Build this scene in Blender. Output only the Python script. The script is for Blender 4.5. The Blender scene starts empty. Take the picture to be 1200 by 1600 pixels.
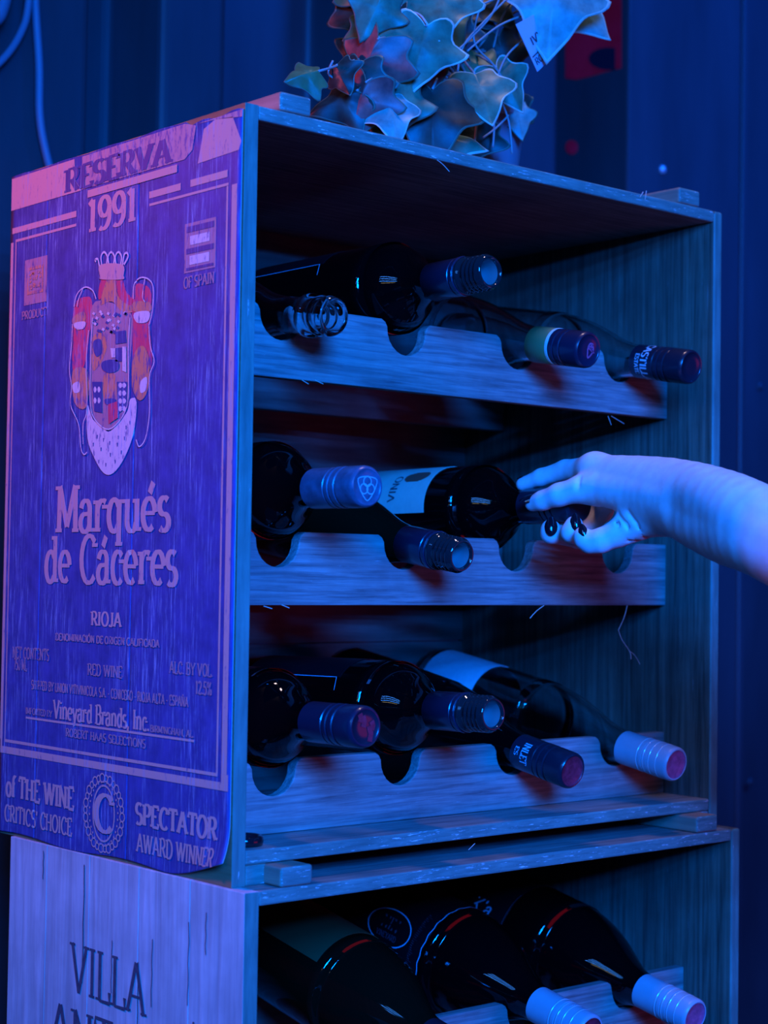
import bpy, bmesh, math, random
import numpy as np
from mathutils import Vector, Matrix
random.seed(7)
SC = bpy.context.scene
COL = SC.collection
R = math.radians

# ------------------------------------------------------------------ camera
CAM = np.array([-0.7451, -1.0163, 0.2225]); YAW, PITCH, ROLL, FPX = 0.71498, 0.035816, 0.014982, 2763.3
CF = np.array([math.sin(YAW)*math.cos(PITCH), math.cos(YAW)*math.cos(PITCH), math.sin(PITCH)])
_r = np.array([math.cos(YAW), -math.sin(YAW), 0.0]); _u = np.cross(_r, CF)
CR = _r*math.cos(ROLL)+_u*math.sin(ROLL); CU = -_r*math.sin(ROLL)+_u*math.cos(ROLL)
cd = bpy.data.cameras.new('camera'); cam = bpy.data.objects.new('camera', cd); COL.objects.link(cam)
cam.matrix_world = Matrix(((CR[0], CU[0], -CF[0], CAM[0]), (CR[1], CU[1], -CF[1], CAM[1]), (CR[2], CU[2], -CF[2], CAM[2]), (0, 0, 0, 1)))
cd.sensor_fit = 'HORIZONTAL'; cd.sensor_width = 36.0; cd.lens = FPX/1200*36
cd.clip_start = .05; cd.clip_end = 50
cd.dof.use_dof = True; cd.dof.focus_distance = 1.40; cd.dof.aperture_fstop = 9.0
SC.camera = cam

# ------------------------------------------------------------------ world, lights, exposure
w = bpy.data.worlds.new('night'); SC.world = w; w.use_nodes = True
w.node_tree.nodes['Background'].inputs[0].default_value = (.010, .035, .20, 1)
w.node_tree.nodes['Background'].inputs[1].default_value = .05
def area(name, loc, target, sx, sy, power, color):
    l = bpy.data.lights.new(name, 'AREA'); l.shape = 'RECTANGLE'; l.size = sx; l.size_y = sy
    l.energy = power; l.color = color
    o = bpy.data.objects.new(name, l); COL.objects.link(o); o.location = loc
    o.rotation_euler = (Vector(target)-Vector(loc)).to_track_quat('-Z', 'Y').to_euler()
    return o
BLUE = (.0, .145, 1.0)
KEY = Vector((-.95, -2.0, .92))
def lamp(o, spread): o.data.spread = R(spread); return o
for i in range(4):      # a bank of four blue LED battens facing the crates
    lamp(area('led_batten', KEY+Vector((0, .04*i, .16*i-.24)), (.27, .05, .15), .70, .035, 9.2, BLUE), 75)
SIGN = Vector((-1.42, -1.0, .92))
for i in range(3):      # thin pale LED tubes of a lit frame to the left
    area('led_tube', SIGN+Vector((0, 0, .20*i-.08)), (.27, .05, .25), .95, .008, 3.0, (.045, .27, 1.0))
area('led_tube_warm', SIGN+Vector((0, 0, -.24)), (.27, .05, .25), .60, .010, .34, (1, .80, .45))
lamp(area('red_wash', (-.45, .50, .76), (0, .10, .36), .10, .10, 1.30, (1.0, .11, .20)), 110)     # pink lamp by the wall, left of the crates
area('red_floor_lamp', (.95, -1.25, -.05), (.27, .05, .2), .70, .50, 1.35, (1.0, .02, .05))          # low red lamp in front
lamp(area('wall_wash', (1.75, -.9, 2.1), (1.28, .56, .72), .4, .2, 7.5, (.0, .10, 1.0)), 55)      # blue lamp over the corner post
lamp(area('pink_downlight', (.45, -.10, 1.7), (.36, -.12, .3), .25, .12, .60, (1.0, .72, .78)), 70)   # weak ceiling spot over the arm
SC.view_settings.view_transform = 'Standard'; SC.view_settings.look = 'None'
SC.view_settings.exposure = 0.0; SC.view_settings.gamma = 1.0; SC.view_settings.use_curve_mapping = False
SC.cycles.use_denoising = True
SC.cycles.max_bounces = 12; SC.cycles.transmission_bounces = 12; SC.cycles.transparent_max_bounces = 12
SC.cycles.caustics_reflective = False; SC.cycles.caustics_refractive = False
SC.cycles.sample_clamp_indirect = 3.0

# ------------------------------------------------------------------ helpers
def on(px, py, ax, c):
    """the point of the plane axis=c seen at a pixel of the 1200x1600 photograph (used to measure the place)"""
    d = CF+CR*(px-600)/FPX-CU*(py-800)/FPX
    return CAM+d*((c-CAM[ax])/d[ax])

def tag(o, label=None, cat=None, group=None, kind=None):
    if label: o['label'] = label
    if cat: o['category'] = cat
    if group: o['group'] = group
    if kind: o['kind'] = kind
    return o

def empty(name, loc=(0, 0, 0)):
    o = bpy.data.objects.new(name, None); o.empty_display_size = .02; o.location = loc
    COL.objects.link(o); return o

class MB:
    def __init__(s): s.v = []; s.f = []; s.m = []
    def add(s, vs, fs, m=0):
        b = len(s.v); s.v += [tuple(map(float, q)) for q in vs]
        s.f += [tuple(i+b for i in q) for q in fs]; s.m += [m]*len(fs); return s
    def box(s, a, b, m=0):
        (x0, y0, z0), (x1, y1, z1) = a, b
        return s.add([(x0, y0, z0), (x1, y0, z0), (x1, y1, z0), (x0, y1, z0), (x0, y0, z1), (x1, y0, z1), (x1, y1, z1), (x0, y1, z1)],
                     [(0, 3, 2, 1), (4, 5, 6, 7), (0, 1, 5, 4), (1, 2, 6, 5), (2, 3, 7, 6), (3, 0, 4, 7)], m)
    def tube(s, pts, rad, n=8, m=0, caps=True):
        P = [Vector(p) for p in pts]; rs = rad if isinstance(rad, (list, tuple)) else [rad]*len(P)
        vs = []; up = Vector((.3, .2, .93))
        for i, p in enumerate(P):
            t = (P[min(i+1, len(P)-1)]-P[max(i-1, 0)]).normalized()
            a = t.cross(up)
            if a.length < 1e-4: a = t.cross(Vector((1, 0, 0)))
            a.normalize(); b = t.cross(a)
            vs += [p+(a*math.cos(k*2*math.pi/n)+b*math.sin(k*2*math.pi/n))*rs[i] for k in range(n)]
        fs = [(i*n+k, i*n+(k+1) % n, (i+1)*n+(k+1) % n, (i+1)*n+k) for i in range(len(P)-1) for k in range(n)]
        if caps: fs += [tuple(range(n))[::-1], tuple((len(P)-1)*n+k for k in range(n))]
        return s.add(vs, fs, m)
    def lathe(s, prof, n=48, m=0, mod=None):
        """prof: (r, t) pairs round local Z; r==0 makes a pole"""
        rows = []; vs = []
        for j, (r, t) in enumerate(prof):
            if r < 1e-6: rows.append([len(vs)]); vs.append((0, 0, t))
            else:
                rows.append(list(range(len(vs), len(vs)+n)))
                for k in range(n):
                    a = 2*math.pi*k/n; q = r*(1+(mod(j, k) if mod else 0))
                    vs.append((q*math.cos(a), q*math.sin(a), t))
        fs = []
        for A, B in zip(rows[:-1], rows[1:]):
            for k in range(n):
                k2 = (k+1) % n
                if len(A) == 1 and len(B) == 1: continue
                if len(A) == 1: fs.append((A[0], B[k2], B[k]))
                elif len(B) == 1: fs.append((A[k], A[k2], B[0]))
                else: fs.append((A[k], A[k2], B[k2], B[k]))
        return s.add(vs, fs, m)
    def build(s, name, mats, parent=None, smooth=False, bevel=0, segs=2, angle=None):
        me = bpy.data.meshes.new(name); me.from_pydata(s.v, [], s.f); me.update()
        for q in (mats if isinstance(mats, (list, tuple)) else [mats]): me.materials.append(q)
        for p, q in zip(me.polygons, s.m): p.material_index = q; p.use_smooth = smooth
        o = bpy.data.objects.new(name, me); COL.objects.link(o)
        if smooth and angle: me.set_sharp_from_angle(angle=R(angle))
        if bevel:
            b = o.modifiers.new('bevel', 'BEVEL'); b.width = bevel; b.segments = segs; b.limit_method = 'ANGLE'; b.angle_limit = R(40)
        if parent: o.parent = parent
        return o

def catmull(P, n=6, closed=False):
    P = [np.array(p, float) for p in P]; out = []; N = len(P)
    for i in range(N if closed else N-1):
        if closed: a, b, c, d = P[i-1], P[i], P[(i+1) % N], P[(i+2) % N]
        else: a, b, c, d = P[max(i-1, 0)], P[i], P[i+1], P[min(i+2, N-1)]
        for k in range(n):
            t = k/n
            out.append(.5*((2*b)+(c-a)*t+(2*a-5*b+4*c-d)*t*t+(3*b-a-3*c+d)*t**3))
    if not closed: out.append(P[-1])
    return out

# ------------------------------------------------------------------ materials
def new_mat(name):
    m = bpy.data.materials.new(name); m.use_nodes = True
    nt = m.node_tree; return m, nt, nt.nodes['Principled BSDF']
def N(nt, typ, **kw):
    n = nt.nodes.new(typ)
    for k, v in kw.items(): setattr(n, k, v)
    return n
def noise(nt, co, sc, scale=1.0, detail=5, rough=.6, dist=0):
    mp = N(nt, 'ShaderNodeMapping'); mp.inputs['Scale'].default_value = sc; nt.links.new(co, mp.inputs[0])
    n = N(nt, 'ShaderNodeTexNoise'); n.inputs['Scale'].default_value = scale; n.inputs['Detail'].default_value = detail
    n.inputs['Roughness'].default_value = rough; n.inputs['Distortion'].default_value = dist
    nt.links.new(mp.outputs[0], n.inputs['Vector']); return n.outputs['Fac']
def ramp(nt, fac, stops):
    r = N(nt, 'ShaderNodeValToRGB'); e = r.color_ramp.elements
    while len(e) < len(stops): e.new(.5)
    for q, (p, c) in zip(e, stops): q.position = p; q.color = (c if hasattr(c, '__len__') else (c, c, c))[:3]+(1,) if hasattr(c, '__len__') else (c, c, c, 1)
    nt.links.new(fac, r.inputs[0]); return r.outputs[0]
def mix(nt, fac, a, b):
    m = N(nt, 'ShaderNodeMix', data_type='RGBA')
    for s, v in ((0, fac), (6, a), (7, b)):
        if hasattr(v, 'is_linked') or hasattr(v, 'links'): nt.links.new(v, m.inputs[s])
        else: m.inputs[s].default_value = v if s == 0 else tuple(v)[:3]+(1,)
    return m.outputs[2]
def bump(nt, b, fac, strength=.2, dist=.001):
    n = N(nt, 'ShaderNodeBump'); n.inputs['Strength'].default_value = strength; n.inputs['Distance'].default_value = dist
    nt.links.new(fac, n.inputs['Height']); nt.links.new(n.outputs[0], b.inputs['Normal'])

def wood(name, c0, c1, grain, wear=None, wear_amt=.62, rough=.6, spec=.3, knots=True):
    """grain: mapping scale, small along the fibres"""
    m, nt, b = new_mat(name); co = N(nt, 'ShaderNodeTexCoord').outputs['Object']
    g = noise(nt, co, grain, 1, 8, .65, .4)
    c = ramp(nt, g, [(.30, c0), (.68, c1)])
    blot = noise(nt, co, (1, 1, 1), 14, 4, .6)
    c = mix(nt, ramp(nt, blot, [(.38, .0), (.72, .45)]), c, tuple(q*.55 for q in c0))
    if wear:
        fl = noise(nt, co, tuple(q*2.2 for q in grain), 1, 6, .7)
        c = mix(nt, ramp(nt, fl, [(wear_amt, 0.0), (wear_amt+.05, .8)]), c, wear)
    nt.links.new(c, b.inputs['Base Color']); b.inputs['Roughness'].default_value = rough
    b.inputs['Specular IOR Level'].default_value = spec
    bump(nt, b, g, .35, .0012); return m
def plain(name, c, rough=.5, spec=.5, metal=0, coat=0, var=.0, vs=60, bmp=0):
    m, nt, b = new_mat(name)
    if var or bmp:
        co = N(nt, 'ShaderNodeTexCoord').outputs['Object']; f = noise(nt, co, (1, 1, 1), vs, 5, .6)
        nt.links.new(ramp(nt, f, [(.3, tuple(q*(1-var) for q in c)), (.7, c)]), b.inputs['Base Color'])
        if bmp: bump(nt, b, f, bmp, .0008)
    else: b.inputs['Base Color'].default_value = tuple(c)+(1,)
    b.inputs['Roughness'].default_value = rough; b.inputs['Specular IOR Level'].default_value = spec
    b.inputs['Metallic'].default_value = metal; b.inputs['Coat Weight'].default_value = coat
    return m
def glass(name, c, rough=.03):
    m, nt, b = new_mat(name); b.inputs['Base Color'].default_value = tuple(c)+(1,)
    b.inputs['Transmission Weight'].default_value = 1; b.inputs['IOR'].default_value = 1.47
    b.inputs['Roughness'].default_value = rough; return m

M = {}
M['wood_x'] = wood('stained_wood_along', (.12, .10, .095), (.41, .35, .30), (12, 260, 260), (.60, .57, .53), .68)
M['wood_z'] = wood('stained_wood_upright', (.055, .040, .030), (.25, .18, .125), (230, 230, 8), (.40, .38, .36), .66)
M['wood_y'] = wood('stained_wood_deep', (.17, .13, .10), (.36, .28, .21), (160, 9, 160))
M['batten'] = wood('batten_wood', (.34, .17, .12), (.55, .30, .20), (120, 7, 120))
M['edge_z'] = wood('worn_edge_upright', (.05, .15, .12), (.13, .30, .24), (120, 120, 14), (.80, .80, .78), .66)
M['edge_x'] = wood('worn_edge_along', (.07, .16, .13), (.18, .31, .25), (34, 330, 330), (.80, .82, .80), .60)
M['raw'] = wood('raw_wood', (.26, .13, .06), (.40, .22, .11), (60, 9, 160))
M['pale'] = wood('pale_bleached_wood', (.40, .37, .36), (.72, .70, .66), (90, 90, 5), (.22, .15, .17), .71, .75, .2)
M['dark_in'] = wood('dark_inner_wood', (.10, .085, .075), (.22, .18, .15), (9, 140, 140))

def print_mat(name, ink, thin):
    """faded print on a vinyl sheet: flaking streaks that run with the boards show the pale ground"""
    m, nt, b = new_mat(name); co = N(nt, 'ShaderNodeTexCoord').outputs['Object']
    base = (.058, .062, .25)
    s1 = noise(nt, co, (1, 420, 24), 1, 7, .75); s2 = noise(nt, co, (1, 30, 9), 1, 3, .5)
    blot = noise(nt, co, (1, 55, 45), 1, 5, .65)
    c = ramp(nt, blot, [(.3, tuple(q*.72 for q in base)), (.7, tuple(q*1.2 for q in base))]) if ink is None else mix(nt, ramp(nt, noise(nt, co, (1, 260, 80), 1, 6, .7), [(thin, .0), (thin+.10, .85)]), ink, base)
    mul = N(nt, 'ShaderNodeMath', operation='MULTIPLY')
    nt.links.new(ramp(nt, s1, [(.51, 0.0), (.66, 1.0)]), mul.inputs[0]); nt.links.new(ramp(nt, s2, [(.40, .12), (.60, 1.0)]), mul.inputs[1])
    c = mix(nt, mul.outputs[0], c, (.26, .36, .60))
    nt.links.new(c, b.inputs['Base Color']); b.inputs['Roughness'].default_value = .55; b.inputs['Specular IOR Level'].default_value = .25
    bump(nt, b, s1, .15, .0006); return m
M['print'] = print_mat('print_ground', None, 0)
M['ink'] = print_mat('print_ink_peach', (.60, .34, .30), .58)
M['ink_worn'] = print_mat('print_ink_worn', (.48, .27, .28), .50)
M['ink_faint'] = print_mat('print_ink_faint', (.40, .22, .25), .54)
M['ink_dark'] = print_mat('print_ink_dark', (.07, .055, .20), .62)
M['ink_red'] = print_mat('print_ink_red', (.60, .06, .12), .52)
M['ink_orange'] = print_mat('print_ink_orange', (.60, .24, .12), .50)
M['ink_white'] = print_mat('print_ink_white', (.66, .58, .56), .54)
M['ink_navy'] = print_mat('print_ink_navy', (.05, .06, .22), .55)
M['sheet_back'] = plain('sheet_paper_back', (.42, .42, .44), .6)
M['brand'] = plain('burnt_lettering', (.11, .10, .13), .8, .1, var=.4, vs=200)

M['glass_dark'] = plain('dark_bottle_glass', (.0006, .0009, .0012), .045, .55)
M['glass_green'] = plain('deep_green_glass', (.0012, .0045, .0022), .05, .55)
M['glass_clear'] = glass('clear_glass', (.86, .95, .97))
M['glass_thread'] = plain('neck_finish_glass', (.008, .016, .018), .06, .7, coat=.4)
M['bore'] = plain('bottle_bore', (.16, .21, .20), .12, .6)
M['cap_black'] = plain('black_cap', (.012, .014, .025), .28, .5, coat=.2)
M['cap_navy'] = plain('navy_cap', (.012, .014, .034), .32, .5, coat=.3)
M['cap_steel'] = plain('scuffed_blue_cap', (.10, .13, .20), .30, .6, metal=.0, var=.5, vs=120)
M['cap_olive'] = plain('olive_sleeve', (.20, .17, .06), .40, .4)
M['cap_cream'] = plain('cream_band', (.75, .70, .55), .4, .4)
M['cap_white'] = plain('white_cap', (.42, .43, .47), .34, .5, var=.15, vs=60)
M['cap_silver'] = plain('silver_line', (.80, .80, .82), .25, .6, metal=.4)
M['cap_pink'] = plain('pink_foil', (.75, .12, .24), .38, .5, var=.45, vs=170, bmp=.5)
M['cap_red'] = plain('red_foil', (.45, .03, .06), .38, .5, var=.6, vs=200, bmp=.5)
M['lab_white'] = plain('pale_paper_label', (.62, .63, .65), .6, .3, var=.12, vs=220)
M['lab_cream'] = plain('cream_paper_label', (.62, .55, .42), .65, .2, var=.1, vs=150)
M['lab_dark'] = plain('black_paper_label', (.003, .0035, .0055), .38, .4)
M['lab_green'] = plain('green_paper_label', (.05, .075, .028), .55, .3)
M['lab_ink'] = plain('label_ink', (.06, .05, .06), .6)
M['lab_red'] = plain('label_red', (.45, .07, .04), .6)
M['lab_line'] = plain('silver_print_and_glint', (.55, .60, .70), .4)
M['lab_text'] = plain('label_white_print', (.62, .62, .66), .5)
M['black_plastic'] = plain('black_plastic', (.01, .01, .014), .10, .6)
M['splinter'] = plain('wood_splinter', (.62, .46, .36), .7)

def wall_mat():
    m, nt, b = new_mat('painted_container_steel'); co = N(nt, 'ShaderNodeTexCoord').outputs['Object']
    f = noise(nt, co, (6, 6, 1.2), 1.5, 6, .6); c = ramp(nt, f, [(.3, (.035, .038, .045)), (.7, (.06, .064, .075))])
    sp = noise(nt, co, (26, 26, 9), 1, 4, .7); c = mix(nt, ramp(nt, sp, [(.70, 0.0), (.76, .5)]), c, (.12, .125, .14))
    nt.links.new(c, b.inputs['Base Color']); b.inputs['Roughness'].default_value = .42; b.inputs['Specular IOR Level'].default_value = .35
    bump(nt, b, f, .1, .003); return m
M['wall'] = wall_mat()
M['floor'] = plain('dark_concrete', (.05, .05, .055), .8, .2, var=.4, vs=30, bmp=.3)

# ------------------------------------------------------------------ a pen-drawn roman alphabet (strokes: thick uprights, thin flats, slab feet)
def arc(cx, cy, rx, ry, a0, a1, n=14):
    return [(cx+rx*math.cos(R(a0+(a1-a0)*i/n)), cy+ry*math.sin(R(a0+(a1-a0)*i/n))) for i in range(n+1)]
X = .66
GL = {  # name: (advance, strokes, serif points)
 'A': (.80, [[(.08, 0), (.39, 1)], [(.41, 1), (.72, 0)], [(.2, .33), (.6, .33)]], [(.08, 0), (.72, 0)]),
 'B': (.70, [[(.15, 0), (.15, 1)], [(.15, 1), (.38, 1)]+arc(.38, .76, .2, .24, 90, -90)+[(.15, .52)], [(.15, .52), (.4, .52)]+arc(.4, .26, .24, .26, 90, -90)+[(.15, 0)]], [(.1, 0), (.1, 1)]),
 'C': (.74, [arc(.42, .5, .33, .5, 45, 315)], [(.66, .84)]),
 'D': (.78, [[(.15, 0), (.15, 1)], [(.15, 1), (.32, 1)]+arc(.32, .5, .38, .5, 90, -90)+[(.15, 0)]], [(.1, 0), (.1, 1)]),
 'E': (.66, [[(.15, 0), (.15, 1)], [(.15, 1), (.58, 1), (.58, .82)], [(.15, .52), (.46, .52)], [(.15, 0), (.6, 0), (.6, .2)]], [(.1, 0), (.1, 1)]),
 'F': (.62, [[(.15, 0), (.15, 1)], [(.15, 1), (.58, 1), (.58, .82)], [(.15, .52), (.46, .52)]], [(.15, 0), (.1, 1)]),
 'G': (.78, [arc(.42, .5, .33, .5, 45, 350), [(.72, .02), (.72, .44)], [(.5, .44), (.76, .44)]], []),
 'H': (.80, [[(.15, 0), (.15, 1)], [(.65, 0), (.65, 1)], [(.15, .5), (.65, .5)]], [(.15, 0), (.15, 1), (.65, 0), (.65, 1)]),
 'I': (.36, [[(.18, 0), (.18, 1)]], [(.18, 0), (.18, 1)]),
 'J': (.52, [[(.36, 1), (.36, .22)]+arc(.2, .22, .16, .22, 0, -150)], [(.36, 1)]),
 'K': (.76, [[(.15, 0), (.15, 1)], [(.64, 1), (.17, .42)], [(.3, .56), (.68, 0)]], [(.15, 0), (.15, 1), (.66, 0), (.64, 1)]),
 'L': (.62, [[(.15, 0), (.15, 1)], [(.15, 0), (.57, 0), (.57, .22)]], [(.1, 0), (.15, 1)]),
 'M': (.95, [[(.14, 0), (.16, 1)], [(.16, 1), (.47, .12)], [(.47, .12), (.78, 1)], [(.80, 1), (.82, 0)]], [(.13, 0), (.11, 1), (.82, 0), (.84, 1)]),
 'N': (.82, [[(.15, 0), (.15, 1)], [(.15, 1), (.67, 0)], [(.67, 0), (.67, 1)]], [(.15, 0), (.1, 1), (.67, 1)]),
 'O': (.80, [arc(.4, .5, .32, .5, 0, 360, 24)], []),
 'P': (.66, [[(.15, 0), (.15, 1)], [(.15, 1), (.36, 1)]+arc(.36, .73, .22, .27, 90, -90)+[(.15, .46)]], [(.15, 0), (.1, 1)]),
 'Q': (.80, [arc(.4, .5, .32, .5, 0, 360, 24), [(.42, .2), (.72, -.1)]], []),
 'R': (.74, [[(.15, 0), (.15, 1)], [(.15, 1), (.36, 1)]+arc(.36, .74, .22, .26, 90, -90)+[(.15, .48)], [(.36, .48), (.64, 0)]], [(.15, 0), (.1, 1), (.66, 0)]),
 'S': (.62, [arc(.31, .75, .22, .25, 40, 270)+arc(.31, .25, .23, .25, 90, -140)], []),
 'T': (.70, [[(.35, 0), (.35, 1)], [(.05, .8), (.05, 1), (.65, 1), (.65, .8)]], [(.35, 0)]),
 'U': (.80, [[(.15, 1), (.15, .3)]+arc(.4, .3, .25, .3, 180, 360)+[(.65, 1)]], [(.15, 1), (.65, 1)]),
 'V': (.78, [[(.08, 1), (.39, 0)], [(.39, 0), (.70, 1)]], [(.08, 1), (.70, 1)]),
 'W': (1.1, [[(.08, 1), (.32, 0)], [(.32, 0), (.55, 1)], [(.55, 1), (.78, 0)], [(.78, 0), (1.02, 1)]], [(.08, 1), (.55, 1), (1.02, 1)]),
 'Y': (.76, [[(.08, 1), (.38, .45)], [(.68, 1), (.38, .45)], [(.38, 0), (.38, .45)]], [(.08, 1), (.68, 1), (.38, 0)]),
 '0': (.62, [arc(.31, .5, .23, .5, 0, 360, 24)], []), '1': (.46, [[(.25, 0), (.25, 1)], [(.25, 1), (.08, .86)]], [(.25, 0)]),
 '2': (.62, [arc(.3, .73, .22, .27, 160, -30)+[(.08, .02)], [(.08, .02), (.56, .02), (.56, .16)]], []),
 '5': (.62, [[(.52, 1), (.16, 1), (.13, .55)], [(.13, .55)]+arc(.29, .31, .24, .31, 120, -140)], []),
 '7': (.58, [[(.07, .84), (.07, 1), (.54, 1)], [(.54, 1), (.24, 0)]], []),
 '9': (.62, [arc(.31, .7, .21, .3, 0, 360, 22), [(.52, .7)]+arc(.26, .36, .26, .36, 10, -125)], []),
 '%': (.8, [arc(.2, .78, .13, .2, 0, 360, 14), arc(.6, .22, .13, .2, 0, 360, 14), [(.62, 1), (.18, 0)]], []),
 'a': (.60, [[(.10, .50)]+arc(.27, .48, .17, .18, 160, 0)+[(.44, 0)], [(.44, .40)]+arc(.25, .19, .18, .19, 80, 340)], [(.48, 0)]),
 'b': (.64, [[(.14, 0), (.14, 1)], arc(.34, .33, .2, .33, 150, -150)], [(.1, 1)]),
 'c': (.54, [arc(.30, .33, .22, .33, 45, 315)], [(.46, .5)]),
 'd': (.66, [[(.50, 0), (.50, 1)], arc(.30, .33, .2, .33, 40, 320)], [(.54, 0), (.46, 1)]),
 'e': (.58, [[(.08, .36), (.50, .36)], arc(.29, .34, .22, .32, 5, 310)], []),
 'f': (.40, [[(.18, 0), (.18, .8)]+arc(.32, .8, .14, .2, 180, 50), [(.04, X), (.36, X)]], [(.18, 0)]),
 'h': (.66, [[(.14, 0), (.14, 1)], arc(.32, .46, .18, .2, 170, 0)+[(.50, 0)]], [(.14, 0), (.1, 1), (.5, 0)]),
 'i': (.34, [[(.17, 0), (.17, X)], [(.17, .82), (.17, .93)]], [(.17, 0), (.13, X)]),
 'l': (.32, [[(.16, 0), (.16, 1)]], [(.16, 0), (.12, 1)]),
 'n': (.66, [[(.14, 0), (.14, X)], arc(.32, .44, .18, .22, 170, 0)+[(.50, 0)]], [(.14, 0), (.1, X), (.5, 0)]),
 'o': (.60, [arc(.30, .33, .22, .33, 0, 360, 20)], []),
 'q': (.64, [[(.48, -.3), (.48, X)], arc(.29, .33, .2, .33, 40, 320)], [(.48, -.3), (.52, X)]),
 'r': (.50, [[(.14, 0), (.14, X)], arc(.34, .42, .2, .23, 170, 55)], [(.14, 0), (.1, X), (.45, .56)]),
 's': (.48, [arc(.24, .495, .16, .165, 40, 270)+arc(.24, .165, .17, .165, 90, -140)], []),
 'u': (.66, [[(.14, X), (.14, .22)]+arc(.31, .22, .17, .22, 180, 345), [(.50, 0), (.50, X)]], [(.1, X), (.54, 0), (.46, X)]),
 'y': (.60, [[(.08, X), (.30, .02)], [(.52, X), (.26, -.2), (.12, -.27)]], [(.08, X), (.52, X)]),
 '.': (.26, [[(.13, 0), (.13, .12)]], []), ',': (.26, [[(.13, .1), (.08, -.14)]], []), "'": (.22, [[(.12, 1), (.1, .74)]], []),
 '-': (.40, [[(.06, .4), (.34, .4)]], []), ' ': (.36, [], []),
}
GL['é'] = (GL['e'][0], GL['e'][1]+[[(.30, .76), (.42, .98)]], []); GL['á'] = (GL['a'][0], GL['a'][1]+[[(.26, .76), (.38, .98)]], GL['a'][2])
GL['Ó'] = (GL['O'][0], GL['O'][1]+[[(.36, 1.08), (.5, 1.26)]], []); GL['Ñ'] = (GL['N'][0], GL['N'][1]+[[(.25, 1.12), (.56, 1.16)]], GL['N'][2])

def flat(mb, P2, fs, mapf, m=0):
    """print laid on a surface: each stroke a hair above the one before, so that crossing strokes never coincide"""
    vs = [np.array(mapf(*q), float) for q in P2]; u, v = P2[0]; e = 1e-4
    n = np.cross(np.array(mapf(u+e, v))-np.array(mapf(u, v)), np.array(mapf(u, v+e))-np.array(mapf(u, v))); n = n/(np.linalg.norm(n)+1e-15)
    k = getattr(mb, 'lay', 0); mb.lay = (k+1) % 9
    mb.add([q+n*k*2.2e-5 for q in vs], fs, m)
def ribbon(mb, pts, wf, mapf, m=0, closed=False):
    P = [np.array(p, float) for p in pts]; n = len(P); L = []; Q = []
    for i in range(n):
        t = P[(i+1) % n if closed else min(i+1, n-1)]-P[i-1 if closed or i > 0 else 0]
        t = t/(np.hypot(*t)+1e-9); h = wf(t)/2; nn = np.array([-t[1], t[0]])
        L.append(P[i]+nn*h); Q.append(P[i]-nn*h)
    fs = [(i, n+i, n+(i+1) % n, (i+1) % n) for i in range(n if closed else n-1)]
    flat(mb, L+Q, fs, mapf, m)
def write(mb, s, u0, u1, v, h, mapf, thick=.17, thin=.07, serif=.13, m=0, italic=0):
    adv = sum(GL[c][0] for c in s); k = (u1-u0)/adv; x = 0
    for c in s:
        a, strokes, ser = GL[c]
        def g(px, py, X0=x): return mapf(u0+(X0+px+italic*py)*k, v+py*h)
        for st in strokes:
            ribbon(mb, st, lambda t: thin+(thick-thin)*abs(t[1])*(1.0 if abs(t[1]) > .2 else .3), g, m)
        for (sx, sy) in ser:
            d = thin*.95
            y0 = sy-(d if sy > .3 else 0); y0 = sy if sy <= .3 else sy-d
            flat(mb, [(sx-serif, y0), (sx+serif, y0), (sx+serif, y0+d), (sx-serif, y0+d)], [(0, 1, 2, 3)], g, m)
        x += a
def poly(mb, pts, mapf, m=0):
    flat(mb, pts, [tuple(range(len(pts)))], mapf, m)
def rect(mb, u0, u1, v0, v1, mapf, m=0, nu=1):
    for i in range(nu):
        a, b = u0+(u1-u0)*i/nu, u0+(u1-u0)*(i+1)/nu
        flat(mb, [(a, v0), (b, v0), (b, v1), (a, v1)], [(0, 1, 2, 3)], mapf, m)

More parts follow.
